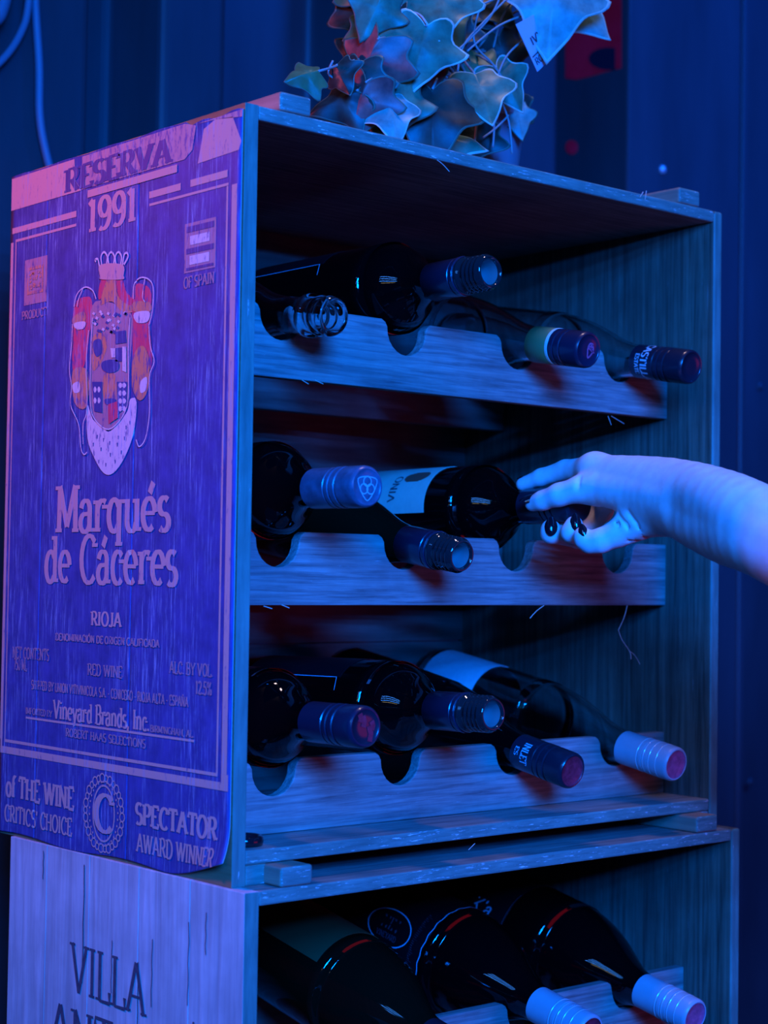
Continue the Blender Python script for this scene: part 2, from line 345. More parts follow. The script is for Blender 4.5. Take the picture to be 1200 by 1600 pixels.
# ------------------------------------------------------------------ the setting
def setting():
    ZB, ZT = -.575, 2.6
    front, rec = .60, .69
    lands = [(-2.4, -2.28, 0), (-2.26, -2.0, 1), (-1.98, -1.72, 0), (-1.70, -1.44, 1), (-1.42, -1.16, 0), (-1.14, -.88, 1), (-.86, -.6, 0), (-.58, -.32, 1), (-.30, -.06, 0),
             (-.04, .02, 1), (.04, .234, 0), (.25, .312, 1), (.326, .412, 0), (.436, .60, 1), (.625, .955, 0), (.98, 1.0435, 1)]
    mb = MB(); prof = []
    for a, b, k in lands: prof += [(a, rec if k else front), (b, rec if k else front)]
    n = len(prof)
    vs = [(x, y, ZB) for x, y in prof]+[(x, y, ZT) for x, y in prof]+[(x, y+.03, ZB) for x, y in prof]+[(x, y+.03, ZT) for x, y in prof]
    fs = [(i, i+1, n+i+1, n+i) for i in range(n-1)]+[(2*n+i+1, 2*n+i, 3*n+i, 3*n+i+1) for i in range(n-1)]
    mb.add(vs, fs)
    o = mb.build('wall_back', M['wall'], bevel=.009, segs=3)
    o.modifiers['bevel'].angle_limit = R(20)
    tag(o, 'dark corrugated container wall behind the crates', None, None, 'structure')
    mb = MB().box((1.044, .555, ZB), (1.288, .70, ZT)).box((1.2885, .585, ZB), (2.8, .70, ZT))
    p = mb.build('wall_right', M['wall'], bevel=.004)
    tag(p, 'flat blue-lit steel corner post beside the corrugated wall', None, None, 'structure')
    MB().box((1.286, .551, ZB), (1.299, .60, ZT)).build('edge_bead', M['wall'], p, bevel=.004, segs=3)
    for px, py in ((1035, 265), (1172, 1222)):
        q = on(px, py, 1, .555); s = MB().lathe([(0, .004), (.003, .0038), (.0055, .002), (.006, 0)], 16).build('bolt_head', M['cap_silver'] if py < 300 else M['wall'], p, True)
        s.location = q; s.rotation_euler = (R(90), 0, 0)
    q = on(1187, 604, 1, .585); s = MB().lathe([(0, .004), (.003, .0038), (.0055, .002), (.006, 0)], 16).build('bolt_head', M['wall'], p, True)
    s.location = q; s.rotation_euler = (R(90), 0, 0)
    tag(MB().box((-2.4, -3.2, ZB-.05), (2.8, .72, ZB)).build('floor', M['floor']), 'dark concrete floor under the lower crate', None, None, 'structure')
    # red panel on the post side; added glow stands in for red light
    rm = plain('dim_red_glow_face', (.55, .02, .05), .7, .2, var=.75, vs=9)
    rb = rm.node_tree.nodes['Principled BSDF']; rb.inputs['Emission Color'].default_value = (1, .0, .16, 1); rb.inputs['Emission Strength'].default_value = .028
    e = empty('red_glow_panel', (1.0425, .63, .85)); tag(e, 'red panel with an added dim glow, on the side of the steel post right of the ivy', 'panel'); O = Vector(e.location)
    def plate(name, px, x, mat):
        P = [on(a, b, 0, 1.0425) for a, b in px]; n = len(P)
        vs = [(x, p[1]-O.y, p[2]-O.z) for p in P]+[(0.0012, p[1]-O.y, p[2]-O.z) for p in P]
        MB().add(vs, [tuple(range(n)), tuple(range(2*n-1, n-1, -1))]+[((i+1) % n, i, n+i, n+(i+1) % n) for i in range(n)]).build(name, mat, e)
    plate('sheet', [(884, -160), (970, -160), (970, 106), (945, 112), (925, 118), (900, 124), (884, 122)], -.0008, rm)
    plate('dark_blot', [(940+32*math.cos(R(k))+12, 92+18*math.sin(R(k))) for k in range(0, 360, 24) if 940+32*math.cos(R(k))+12 < 973], -.0014, plain('blot_black', (.012, .012, .03), .7, .2))
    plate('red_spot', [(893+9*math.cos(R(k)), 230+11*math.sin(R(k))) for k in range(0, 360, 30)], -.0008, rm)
    # cables on the wall
    cm = plain('blue_grey_cable', (.16, .18, .24), .5)
    def cable(px, y, rad, label):
        pts = [on(a, b, 1, y) for a, b in px]
        pts = catmull(pts, 8); o = MB().tube(pts, rad, 10).build('cable', cm, None, True); tag(o, label, 'cable', 'cables hanging on the container wall')
    cable([(50, -400), (54, -100), (55, 0), (61, 100), (62, 180), (72, 240), (95, 330), (120, 480)], .592, .0045, 'thin cable hanging straight down the corrugated wall behind the printed crate')
    cable([(60, -380), (52, -120), (45, 0), (33, 50), (0, 97), (-60, 140), (-150, 165)], .585, .0040, 'thin cable looping off to the left at the top corner')
    cable([(20, -300), (14, -80), (4, 8), (-20, 40), (-90, 80)], .575, .0075, 'thick cable at the very top left corner')
setting()

# ------------------------------------------------------------------ the crates
NB = [.401, .2275, .054]           # height of the notch bottoms above the crate foot
SLOT = [.077, .205, .334, .464]
def front_edge(mb):               # faces turned to the front get the worn edge material
    for i, f in enumerate(mb.f):
        a, b, c = [np.array(mb.v[k]) for k in f[:3]]; n = np.cross(b-a, c-a)
        if n[1] < -.9*np.linalg.norm(n): mb.m[i] = 1
    return mb
def rail(parent, name, x0, x1, y0, y1, z0, z1, nb, half, depth, mat, slots):
    P = [(x0, z0), (x1, z0), (x1, z1)]
    for s in slots[::-1]:
        c = 0.006
        P += [(s+half+c, z1), (s+half+c*.4, z1-c*.35), (s+half, z1-c)]
        zc = nb+half*1.0 if depth > half else None
        if zc is None:    # shallow cradle
            rr = (half*half+depth*depth)/(2*depth); a0 = math.asin(min(1, half/rr))
            P = P[:-3]; P += [(s+rr*math.sin(a0-2*a0*k/12), nb+rr-rr*math.cos(a0-2*a0*k/12)) for k in range(13)]
        else:
            P += [(s+half*math.cos(R(-k*15)), zc+half*math.sin(R(-k*15))) for k in range(13)]
            P += [(s-half, z1-c), (s-half-c*.4, z1-c*.35), (s-half-c, z1)]
    P += [(x0, z1)]
    n = len(P); mb = MB()
    mb.add([(x, y0, z) for x, z in P]+[(x, y1, z) for x, z in P], [tuple(range(n)), tuple(range(2*n-1, n-1, -1))]+[((i+1) % n, i, n+i, n+(i+1) % n) for i in range(n)])
    return mb.build(name, mat, parent, bevel=.0010, segs=2)

def crate(loc, W, H, D, t, label, left_mats, rows, seams, ry0, ry1, nb):
    c = empty('wine_crate', loc); tag(c, label, 'crate')
    zb = .015
    for (a, b) in seams:
        MB().box((0, D-b+.0002, zb-.015), (t, D-a-.0002, H)).build('side_plank', left_mats, c, bevel=.0004) if D-b > .01 else \
            front_edge(MB().box((0, 0, zb-.015), (t, D-a-.0002, H))).build('side_plank', [left_mats, M['edge_z']], c, bevel=.0006)
    front_edge(MB().box((W-t, 0, 0), (W, D, H))).build('right_panel', [M['wood_z'], M['edge_z']], c, bevel=.0025, segs=3)
    front_edge(MB().box((t+.0003, .0004, H-.0105), (W-t-.0003, D, H))).build('top_panel', [M['wood_x'], M['edge_x']], c, bevel=.0014)
    front_edge(MB().box((t+.0003, .0004, zb), (W-t-.0003, D, zb+.0105))).build('bottom_panel', [M['wood_x'], M['edge_x']], c, bevel=.0014)
    k = 4; h = (H-.011-zb-.0106)/k
    for i in range(k):
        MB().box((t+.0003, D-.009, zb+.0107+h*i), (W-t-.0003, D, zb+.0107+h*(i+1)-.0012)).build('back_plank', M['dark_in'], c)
    for a in (.032, W-.061):
        front_edge(MB().box((a, .0006, H+.0002), (a+.029, D, H+.0145))).build('top_batten', [M['batten'], M['edge_x']], c, bevel=.0022, segs=3)
    for a in (t+.0006, W-t-.0206):
        front_edge(MB().box((a, .0006, 0), (a+.020, D, zb-.0002))).build('foot_batten', [M['batten'], M['edge_x']], c, bevel=.0015)
    for nbz in nb:
        z0 = nbz-.029 if nbz > .06 else zb+.0108
        rail(c, 'notched_rail', t+.0005, W-t-.0005, ry0, ry0+.0105, z0, nbz+.0275, nbz, .0205, .0275, M['wood_x'], SLOT)
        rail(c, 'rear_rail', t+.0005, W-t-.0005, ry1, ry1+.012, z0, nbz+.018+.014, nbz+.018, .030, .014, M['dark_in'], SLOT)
    return c
W0, H0, D0 = .5437, .56, .335
crate1 = crate((0, 0, 0), W0, H0, D0, .012, 'upper wine crate with a faded printed side, three racks of bottles', M['raw'], 3,
               [(0, .062), (.062, .2), (.2, D0)], .053, .268, NB)
NBL = [x-.02 for x in (.4005+.0205, .2245+.0205, .056+.02)]
crate2 = crate((-.003, -.02, -.575), .554, .575, .328, .0125, 'lower pale wooden crate branded with two words under the printed crate', M['pale'], 3,
               [(0, .06), (.06, .125), (.125, .195), (.195, .262), (.262, .328)], .053, .262, [.416, .24, .054])

# ------------------------------------------------------------------ printed sheet on the upper crate
def lift(u, v):
    s = max(0, (u-.262)/.073); q = max(0, 1-v/.048)
    return .014*s*s*q*q
def sheet_pt(u, v, off=0.0):
    g = 0
    for sm in (.062, .2): g += .0008*math.exp(-((u-sm)/.0006)**2)
    return (-.0012-off-lift(u, v)+g, D0-u, v+lift(u, v)*.45)
def uv(px, py):
    p = on(px, py, 0, 0); return (D0-p[1], p[2])

def make_sheet():
    us = sorted(set([round(i*.335/46, 5) for i in range(47)]+[s+d for s in (.062, .2) for d in (-.0016, -.0009, -.0005, -.00025, 0, .00025, .0005, .0009, .0016)]))
    rnd = random.Random(3)
    bot = lambda u: .0015+.0015*math.sin(u*40)+(.013*max(0, (u-.255)/.08)**1.2)
    top = lambda u: (.5592+.0006*math.sin(u*90)) if u < .2645 else .5555+.0012*math.sin(u*160)
    nv = 40; mb = MB(); vs = []; fs = []
    for u in us:
        a, b = bot(u), top(u)
        for j in range(nv+1):
            t = (j/nv)**1.7; vs.append(sheet_pt(min(max(u, .0008), .3335), a+(b-a)*t))
    n = nv+1
    for i in range(len(us)-1):
        for j in range(nv): fs.append((i*n+j, (i+1)*n+j, (i+1)*n+j+1, i*n+j+1))
    mb.add(vs, [f[::-1] if False else f for f in fs])
    sh = mb.build('printed_sheet', [M['print'], M['sheet_back'], M['sheet_back']], crate1, True)
    so = sh.modifiers.new('solid', 'SOLIDIFY'); so.thickness = .0007; so.offset = -1; so.material_offset = 1; so.material_offset_rim = 2
    sh['label'] = 'faded printed sheet with crest and lettering, lower front corner curling away'
    z = [0]
    def mk(off): return lambda u, v: sheet_pt(u, v, off)
    m1, m2, m3, m4 = mk(.00035), mk(.0006), mk(.00085), mk(.0011); ma, mb_, mc, md, me_ = mk(.0005), mk(.00065), mk(.0008), mk(.00095), mk(.00125)
    B = lambda mb, name, mat: mb.build(name, mat, sh)
    # top bands
    mb = MB(); rect(mb, .0015, .100, .530, .5575, m1, 0, 6); poly(mb, [(.1, .530), (.116, .530), (.106, .540), (.104, .5575), (.1, .5575)], m1); B(mb, 'colour_band', M['ink']); mb = MB()
    poly(mb, [(.286, .549), (.279, .5245), (.330, .526), (.333, .532), (.322, .5515), (.30, .5535)], m1)
    B(mb, 'colour_band', M['ink'])
    mb = MB(); rect(mb, .116, .262, .5305, .5575, m1, 0, 8); poly(mb, [(.262, .5305), (.272, .536), (.276, .5535), (.262, .5575)], m1); B(mb, 'colour_band', M['ink_worn']); mb = MB()
    poly(mb, [(.275, .5545), (.3335, .5548), (.3335, .5495), (.30, .5535)], m1)
    B(mb, 'colour_band', M['ink_worn'])
    mb = MB(); write(mb, 'RESERVA', .090, .244, .5318, .0185, m2, .24, .10, .17); o = B(mb, 'lettering', M['ink_dark']); o['label'] = 'dark capitals across the top band'
    mb = MB(); rect(mb, .1256, .2528, .5224, .5284, m2, 0, 8); B(mb, 'print_bar', M['ink'])
    for a_, b_, c_, d_ in ((.0043, .1088, .5095, .5145), (.215, .2575, .5082, .5135), (.270, .317, .5085, .5138), (.010, .109, .5018, .5040), (.2155, .3185, .5022, .5042)):
        mb = MB(); rect(mb, a_, b_, c_, d_, m1, 0, 4); B(mb, 'print_bar', M['ink'])
    mb = MB(); write(mb, '1991', .1255, .1985, .4940, .0255, m1, .20, .11, .15); o = B(mb, 'lettering', M['ink']); o['label'] = 'peach year 1991'
    # frame
    mb = MB()
    for a, b in ((.0025, .0068), (.0102, .0118), (.3160, .3182), (.3225, .3290)): mb2 = [mb.add([m1(a, v0), m1(b, v0), m1(b, v1), m1(a, v1)], [(0, 1, 2, 3)]) for v0, v1 in ((.0795, .15), (.15, .3), (.3, .502))]
    rect(mb, .0102, .3182, .0772, .0797, m1, 0, 8); rect(mb, .004, .331, .0678, .0736, m1, 0, 8); rect(mb, .004, .0068, .0736, .0795, m1); rect(mb, .3225, .331, .0736, .0795, m1)
    B(mb, 'print_frame', M['ink'])
    # wording
    def T(s, u0, u1, v, h, mat='ink', lab=None, **k):
        mb = MB(); write(mb, s, u0, u1, v, h, m2, **k); o = B(mb, 'lettering', M[mat])
        if lab: o['label'] = lab
    T('Marqués', .0870, .2530, .2535, .0375, 'ink', 'large peach lettering, upper of two lines', thick=.185, thin=.085, serif=.135)
    T('de Cáceres', .0700, .2640, .2130, .0375, 'ink', 'large peach lettering, lower of two lines', thick=.185, thin=.085, serif=.125)
    T('RIOJA', .1440, .1885, .1797, .0108, thick=.22, thin=.11)
    T('DENOMINACIÓN DE ORIGEN CALIFICADA', .0905, .2415, .1660, .0056, 'ink_faint', thick=.26, thin=.16)
    T('NET CONTENTS', .0213, .0815, .1487, .0092, 'ink_faint', thick=.2, thin=.1); T('750 ML', .0240, .0460, .1388, .0092, 'ink_faint', thick=.2, thin=.1)
    T('RED WINE', .1405, .1915, .1405, .0088, 'ink_faint', thick=.2, thin=.1)
    T('ALC. BY VOL.', .2550, .3105, .1478, .0088, 'ink_faint', thick=.2, thin=.1); T('12.5%', .2890, .3095, .1345, .0092, 'ink_faint', thick=.2, thin=.1)
    T('SHIPPED BY UNION VITIVINICOLA S.A. - CENICERO - RIOJA ALTA - ESPAÑA', .0535, .2805, .1243, .0072, 'ink_faint', thick=.24, thin=.13)
    T('IMPORTED BY', .0450, .0880, .1033, .0052, 'ink_faint', thick=.22, thin=.12)
    T('Vineyard Brands, Inc.', .0895, .2300, .1028, .0148, 'ink', 'bold peach line of small lettering above a thin rule', thick=.22, thin=.09)
    T('BIRMINGHAM, AL.', .2310, .2885, .1026, .0050, 'ink_faint', thick=.22, thin=.12)
    T('ROBERT HAAS SELECTIONS', .1095, .2255, .0897, .0064, 'ink_faint', thick=.22, thin=.12)
    mb = MB(); rect(mb, .0450, .2885, .0992, .1010, m1, 0, 6); B(mb, 'print_bar', M['ink'])
    T('of THE WINE', .0150, .1245, .0325, .0172, thick=.24, thin=.12, serif=.15); T("CRITICS' CHOICE", .0135, .1225, .0115, .0135, thick=.2, thin=.1)
    T('SPECTATOR', .2130, .3200, .0320, .0155, thick=.24, thin=.12, serif=.15); T('AWARD WINNER', .2155, .3200, .0115, .0135, thick=.2, thin=.1)
    T('PRODUCT', .0240, .0655, .4337, .0068, 'ink_faint', thick=.2, thin=.1); T('OF SPAIN', .2640, .3035, .4332, .0082, 'ink_faint', thick=.2, thin=.1)
    # round C emblem
    mb = MB(); E_ = lambda rx, ry, w: ribbon(mb, arc(.1685, .0345, rx, ry, 0, 360, 40)[:-1], lambda t: w, m2, 0, True)
    E_(.0155, .0215, .0016)
    for k in range(30):
        a = k*12; cx, cy = .1685+.0265*math.cos(R(a)), .0345+.0275*math.sin(R(a)); r = .0026 if k % 2 else .0034
        cy = max(cy, .0075)
        ribbon(mb, arc(cx, cy, r, r, 0, 360, 10)[:-1], lambda t: .0012, m2, 0, True)
        cx, cy = .1685+.0205*math.cos(R(a+6)), .0345+.0245*math.sin(R(a+6)); rect(mb, cx-.0008, cx+.0008, cy-.0008, cy+.0008, m2)
    write(mb, 'C', .1545, .184, .0205, .0285, m3, .20, .09, .1); B(mb, 'round_emblem', M['ink'])
    # badges
    mb = MB(); rect(mb, .027, .064, .4455, .4840, m1); B(mb, 'badge', M['ink_faint'])
    mb = MB()
    for a, b, c, d in ((.0325, .0585, .4540, .4565), (.0325, .0585, .4745, .4770), (.0325, .0350, .4540, .4770), (.0560, .0585, .4540, .4770)): rect(mb, a, b, c, d, m2)
    rr = random.Random(5)
    for i in range(26): a = .0355+rr.random()*.018; c = .457+rr.random()*.0145; rect(mb, a, a+.0030, c, c+.0016, m2)
    B(mb, 'badge_pattern', M['ink_orange'])
    mb = MB(); rect(mb, .264, .304, .4445, .4815, m1); B(mb, 'badge', M['ink_faint'])
    for c_ in (.4648, .4500): mb = MB(); rect(mb, .2712, .2962, c_, c_+.0068, m2); B(mb, 'badge_bar', M['ink_white'])
    mb = MB(); rect(mb, .2665, .3015, .4585, .4625, m2); rect(mb, .2665, .3015, .4745, .4790, m2); rect(mb, .2665, .3015, .4462, .4482, m2); B(mb, 'badge_line', M['ink_dark'])
    # crest: drawn on the sheet in its own picture grid
    def G(x, y): return uv(90+x/4.1, 370+y/4.1)
    def shape(name, mat, polys, f):
        if name in ('crest_leaf', 'crest_spot'):
            mb = MB()
            for p in polys: poly(mb, [G(*q) for q in p], f)
            B(mb, name, M[mat])['kind'] = 'stuff'; return
        for p in polys:
            mb = MB(); poly(mb, [G(*q) for q in p], f); B(mb, name, M[mat])
    def lines(name, mat, ls, wd, f, closed=False):
        mb = MB()
        for p in ls: ribbon(mb, catmull([G(*q) for q in p], 5, closed), lambda t: wd, f, 0, closed)
        return B(mb, name, M[mat])
    sm = lambda p: [tuple(q) for q in catmull(p, 4, True)]
    shape('crest_mantle', 'ink_red', [sm([(118, 440), (200, 385), (232, 420), (225, 560), (205, 700), (190, 800), (150, 880), (110, 860), (105, 720)]),
                                      sm([(495, 330), (570, 310), (612, 370), (605, 560), (618, 760), (600, 860), (540, 900), (500, 860), (490, 600)]),
                                      sm([(290, 270), (330, 265), (330, 330), (285, 400), (270, 380)]), sm([(385, 260), (425, 265), (450, 350), (490, 400), (480, 450), (420, 420), (385, 340)])], m1)
    shape('crest_trim', 'ink_orange', [sm([(335, 260), (378, 262), (400, 380), (470, 440), (520, 430), (515, 480), (430, 480), (370, 420), (330, 420), (285, 430)]),
                                       sm([(110, 520), (180, 480), (190, 540), (150, 600), (115, 580)]), sm([(240, 640), (300, 620), (330, 690), (300, 790), (240, 860), (232, 740)]),
                                       sm([(500, 760), (560, 700), (600, 800), (590, 980), (540, 1050), (490, 960)]), sm([(110, 860), (200, 850), (215, 960), (190, 1100), (120, 1060)]),
                                       sm([(310, 880), (380, 880), (385, 1030), (310, 1030)]), sm([(500, 420), (600, 420), (605, 480), (500, 480)])], mb_)
    shape('crest_field', 'ink_faint', [sm([(235, 440), (340, 420), (480, 490), (490, 620), (470, 900), (470, 1060), (400, 1190), (340, 1240), (270, 1190), (220, 1080), (225, 700)])], ma)
    shape('crest_ermine', 'ink_white', [sm([(205, 1080), (240, 1170), (300, 1215), (340, 1250), (400, 1200), (460, 1120), (480, 1040), (520, 1060), (500, 1260), (440, 1420), (370, 1515), (310, 1515), (250, 1420), (205, 1290)]),
                                        sm([(108, 950), (150, 930), (155, 990), (120, 1000)]), sm([(545, 930), (585, 900), (580, 980), (545, 1000)]), sm([(505, 490), (600, 480), (590, 545), (520, 550)]), sm([(120, 555), (190, 545), (180, 590), (130, 590)])], mc)
    shape('crest_quarter', 'ink_navy', [sm([(245, 670), (290, 660), (295, 740), (265, 770), (245, 730)]), [(385, 610), (450, 600), (455, 680), (385, 690)], sm([(305, 800), (395, 790), (405, 850), (350, 875), (300, 850)]),
                                        [(385, 715), (430, 710), (430, 800), (385, 800)], [(235, 930), (300, 930), (300, 1130), (250, 1120)], [(395, 930), (460, 930), (455, 1090), (400, 1140)], sm([(320, 1040), (385, 1040), (380, 1075), (325, 1075)])], md)
    shape('crest_quarter', 'ink_white', [[(355, 715), (385, 715), (385, 775), (360, 775)], [(430, 705), (455, 705), (455, 870), (430, 860)]]+[sm([(418+dx, y), (432+dx, y+18), (418+dx, y+36), (404+dx, y+18)]) for y in (935, 985, 1035, 1085) for dx in (0, 24)]
          + [sm([(255+dx, y), (266+dx, y+20), (255+dx, y+40), (246+dx, y+20)]) for y in (960, 1030) for dx in (0, 25)], m4)
    shape('crest_quarter', 'ink_red', [[(340, 1075), (400, 1055), (405, 1160), (345, 1200)]], me_)
    rr = random.Random(9); sp = []
    for i in range(34):
        x, y = 240+rr.random()*230, 470+rr.random()*140; sp.append([(x, y), (x+13, y+9), (x+6, y+24), (x-8, y+15)])
    shape('crest_leaf', 'ink_white', sp[::2], m3); shape('crest_leaf', 'ink_navy', sp[1::2], m3)
    shape('crest_spot', 'ink_navy', [[(x, y), (x+7, y), (x+5, y+24), (x+1, y+24)] for x, y in ((265, 1270), (305, 1290), (345, 1310), (400, 1275), (440, 1280), (290, 1350), (350, 1385), (395, 1320), (420, 1370), (275, 1430), (320, 1450), (380, 1430), (450, 1210), (240, 1320), (475, 1180))], m3)
    shape('crown_base', 'ink', [sm([(290, 180), (430, 180), (438, 250), (430, 275), (295, 275), (285, 250)])], md)
    lines('crown_arch', 'ink_white', [[(298+i*46, 190), (292+i*46, 130), (312+i*46, 100), (332+i*46, 130), (325+i*46, 190)] for i in range(3)]+[[(262, 160), (255, 150), (272, 145), (282, 190), (288, 240)], [(430, 190), (440, 120), (458, 105), (466, 130), (440, 180)]], .0018, m3)
    lines('crest_cord', 'ink_white', [[(120, 450), (140, 370), (190, 325), (240, 345), (262, 400)], [(180, 330), (150, 400), (140, 450)], [(500, 400), (505, 310), (545, 265), (600, 275), (628, 330), (622, 480), (600, 570)], [(575, 270), (560, 380), (575, 420)],
                                      [(110, 560), (105, 700), (92, 850), (105, 960), (100, 1080), (150, 1200), (165, 1350), (185, 1395), (205, 1380)], [(600, 560), (610, 700), (635, 800), (605, 900), (605, 1130), (580, 1290), (540, 1345), (520, 1300)],
                                      [(215, 600), (200, 800), (205, 1100), (180, 1200), (180, 1330)], [(480, 520), (470, 700), (470, 1000), (440, 1140), (345, 1235), (255, 1170), (225, 1050), (230, 700), (240, 520)]], .0011, m4)
make_sheet()

# brand on the lower crate and its cracks
def brand():
    f = lambda u, v: (-.0035, .308-u, v)
    o = empty
    def t(s, u0, u1, v, h, name='burnt_lettering', **k):
        mb = MB(); write(mb, s, u0, u1, v, h, f, **k); q = mb.build(name, M['brand'], crate2)
        q.location = -crate2.location; q['label'] = 'dark incised capitals, %s line' % ('upper' if v > -.13 else 'lower')
    t('VILLA', .100, .208, -.1085, .0375, thick=.12, thin=.05, serif=.12)
    t('ANTINORI', .070, .292, -.160, .0375, thick=.12, thin=.05, serif=.12)
    mb = MB()
    for u, v0, v1, wd in ((.118, -.008, -.10, .0012), (.055, -.005, -.028, .001), (.215, -.05, -.10, .0009), (.16, -.10, -.06, .0008), (.262, -.03, -.09, .001), (.283, -.02, -.05, .0008), (.197, -.07, -.13, .001), (.27, -.10, -.145, .0022)):
        n = 8; pts = [(u+.0004*math.sin(i*1.7+u*90), v0+(v1-v0)*i/n) for i in range(n+1)]
        mb = MB(); ribbon(mb, pts, lambda t, w=wd: w, f); q = mb.build('crack', M['brand'], crate2); q.location = -crate2.location
brand()

# splinters and fibres hanging off the sawn edges
def splinters():
    def s(pts, y, r=.0004):
        P = [on(a, b, 1, y) for a, b in pts]
        MB().tube(catmull(P, 3), r, 5).build('splinter', M['splinter'], crate1)
    s([(683, 250), (692, 257), (702, 268)], .0); s([(1010, 298), (1008, 312)], .0); s([(1005, 300), (1000, 308)], 0)
    s([(472, 594), (482, 600)], .053); s([(492, 594), (505, 600)], .053); s([(955, 650), (975, 662)], .053, .0003); s([(950, 650), (955, 664)], .053, .0003)
    s([(850, 946), (838, 955), (828, 966)], .053); s([(980, 946), (975, 965), (966, 985)], .053, .0005)
    s([(966, 984), (972, 1000), (984, 1018), (986, 1030)], .053, .0004); s([(984, 1018), (992, 1024), (1000, 1038)], .053, .0003)
    s([(412, 947), (425, 951)], .053); s([(440, 945), (452, 950)], .053); s([(742, 1318), (732, 1328)], 0.0, .0003)
splinters()

# ------------------------------------------------------------------ bottles
BORD = [(.0, .004), (.022, .001), (.033, .0), (.0365, .004), (.0372, .012)]
def body_profile(kind, L, r):
    if kind == 'bordeaux':
        sh = [(r, .012), (r, L-.125), (r*.985, L-.115), (r*.93, L-.105), (r*.80, L-.0955), (r*.62, L-.088), (r*.49, L-.080), (.0148, L-.070), (.0142, L-.06)]
    elif kind == 'magnum':
        sh = [(r, .012), (r, L-.160), (r*.985, L-.148), (r*.94, L-.134), (r*.85, L-.118), (r*.72, L-.103), (r*.58, L-.090), (r*.45, L-.078), (r*.36, L-.068), (.0150, L-.058)]
    else:
        sh = [(r, .012), (r, L-.172), (r*.985, L-.160), (r*.94, L-.146), (r*.85, L-.128), (r*.73, L-.112), (r*.60, L-.097), (r*.49, L-.084), (.0160, L-.072), (.0143, L-.058)]
    return [(0, .006), (r*.55, .003), (r*.86, 0), (r*.97, .003)]+[tuple(q) for q in catmull(sh, 3)]
def patch(r, t0, t1, a0, a1, n=28, edge=None):
    """label paper wrapped on the bottle: outer face and a thickness"""
    mb = MB(); vs = []
    for k in range(n+1):
        a = R(a0+(a1-a0)*k/n)
        for rr in (r, r+.00035):
            for t in (t0, t1): vs.append((rr*math.cos(a), rr*math.sin(a), t))
    fs = []
    for k in range(n):
        b = 4*k; fs += [(b+2, b+6, b+7, b+3), (b, b+1, b+5, b+4), (b, b+4, b+6, b+2), (b+1, b+3, b+7, b+5)]
    fs += [(0, 2, 3, 1), (4*n, 4*n+1, 4*n+3, 4*n+2)]
    return mb.add(vs, fs)
def wrap(r, a0, t0, sgn=1):
    """mapper for print on a cylinder: u runs round the bottle, v along it"""
    return lambda u, v: (r*math.cos(a0+sgn*u/r), r*math.sin(a0+sgn*u/r), t0+v)
def along(r, a0, t0, sgn=-1):
    """mapper for print that reads along the bottle"""
    return lambda u, v: (r*math.cos(a0+sgn*v/r), r*math.sin(a0+sgn*v/r), t0+u)

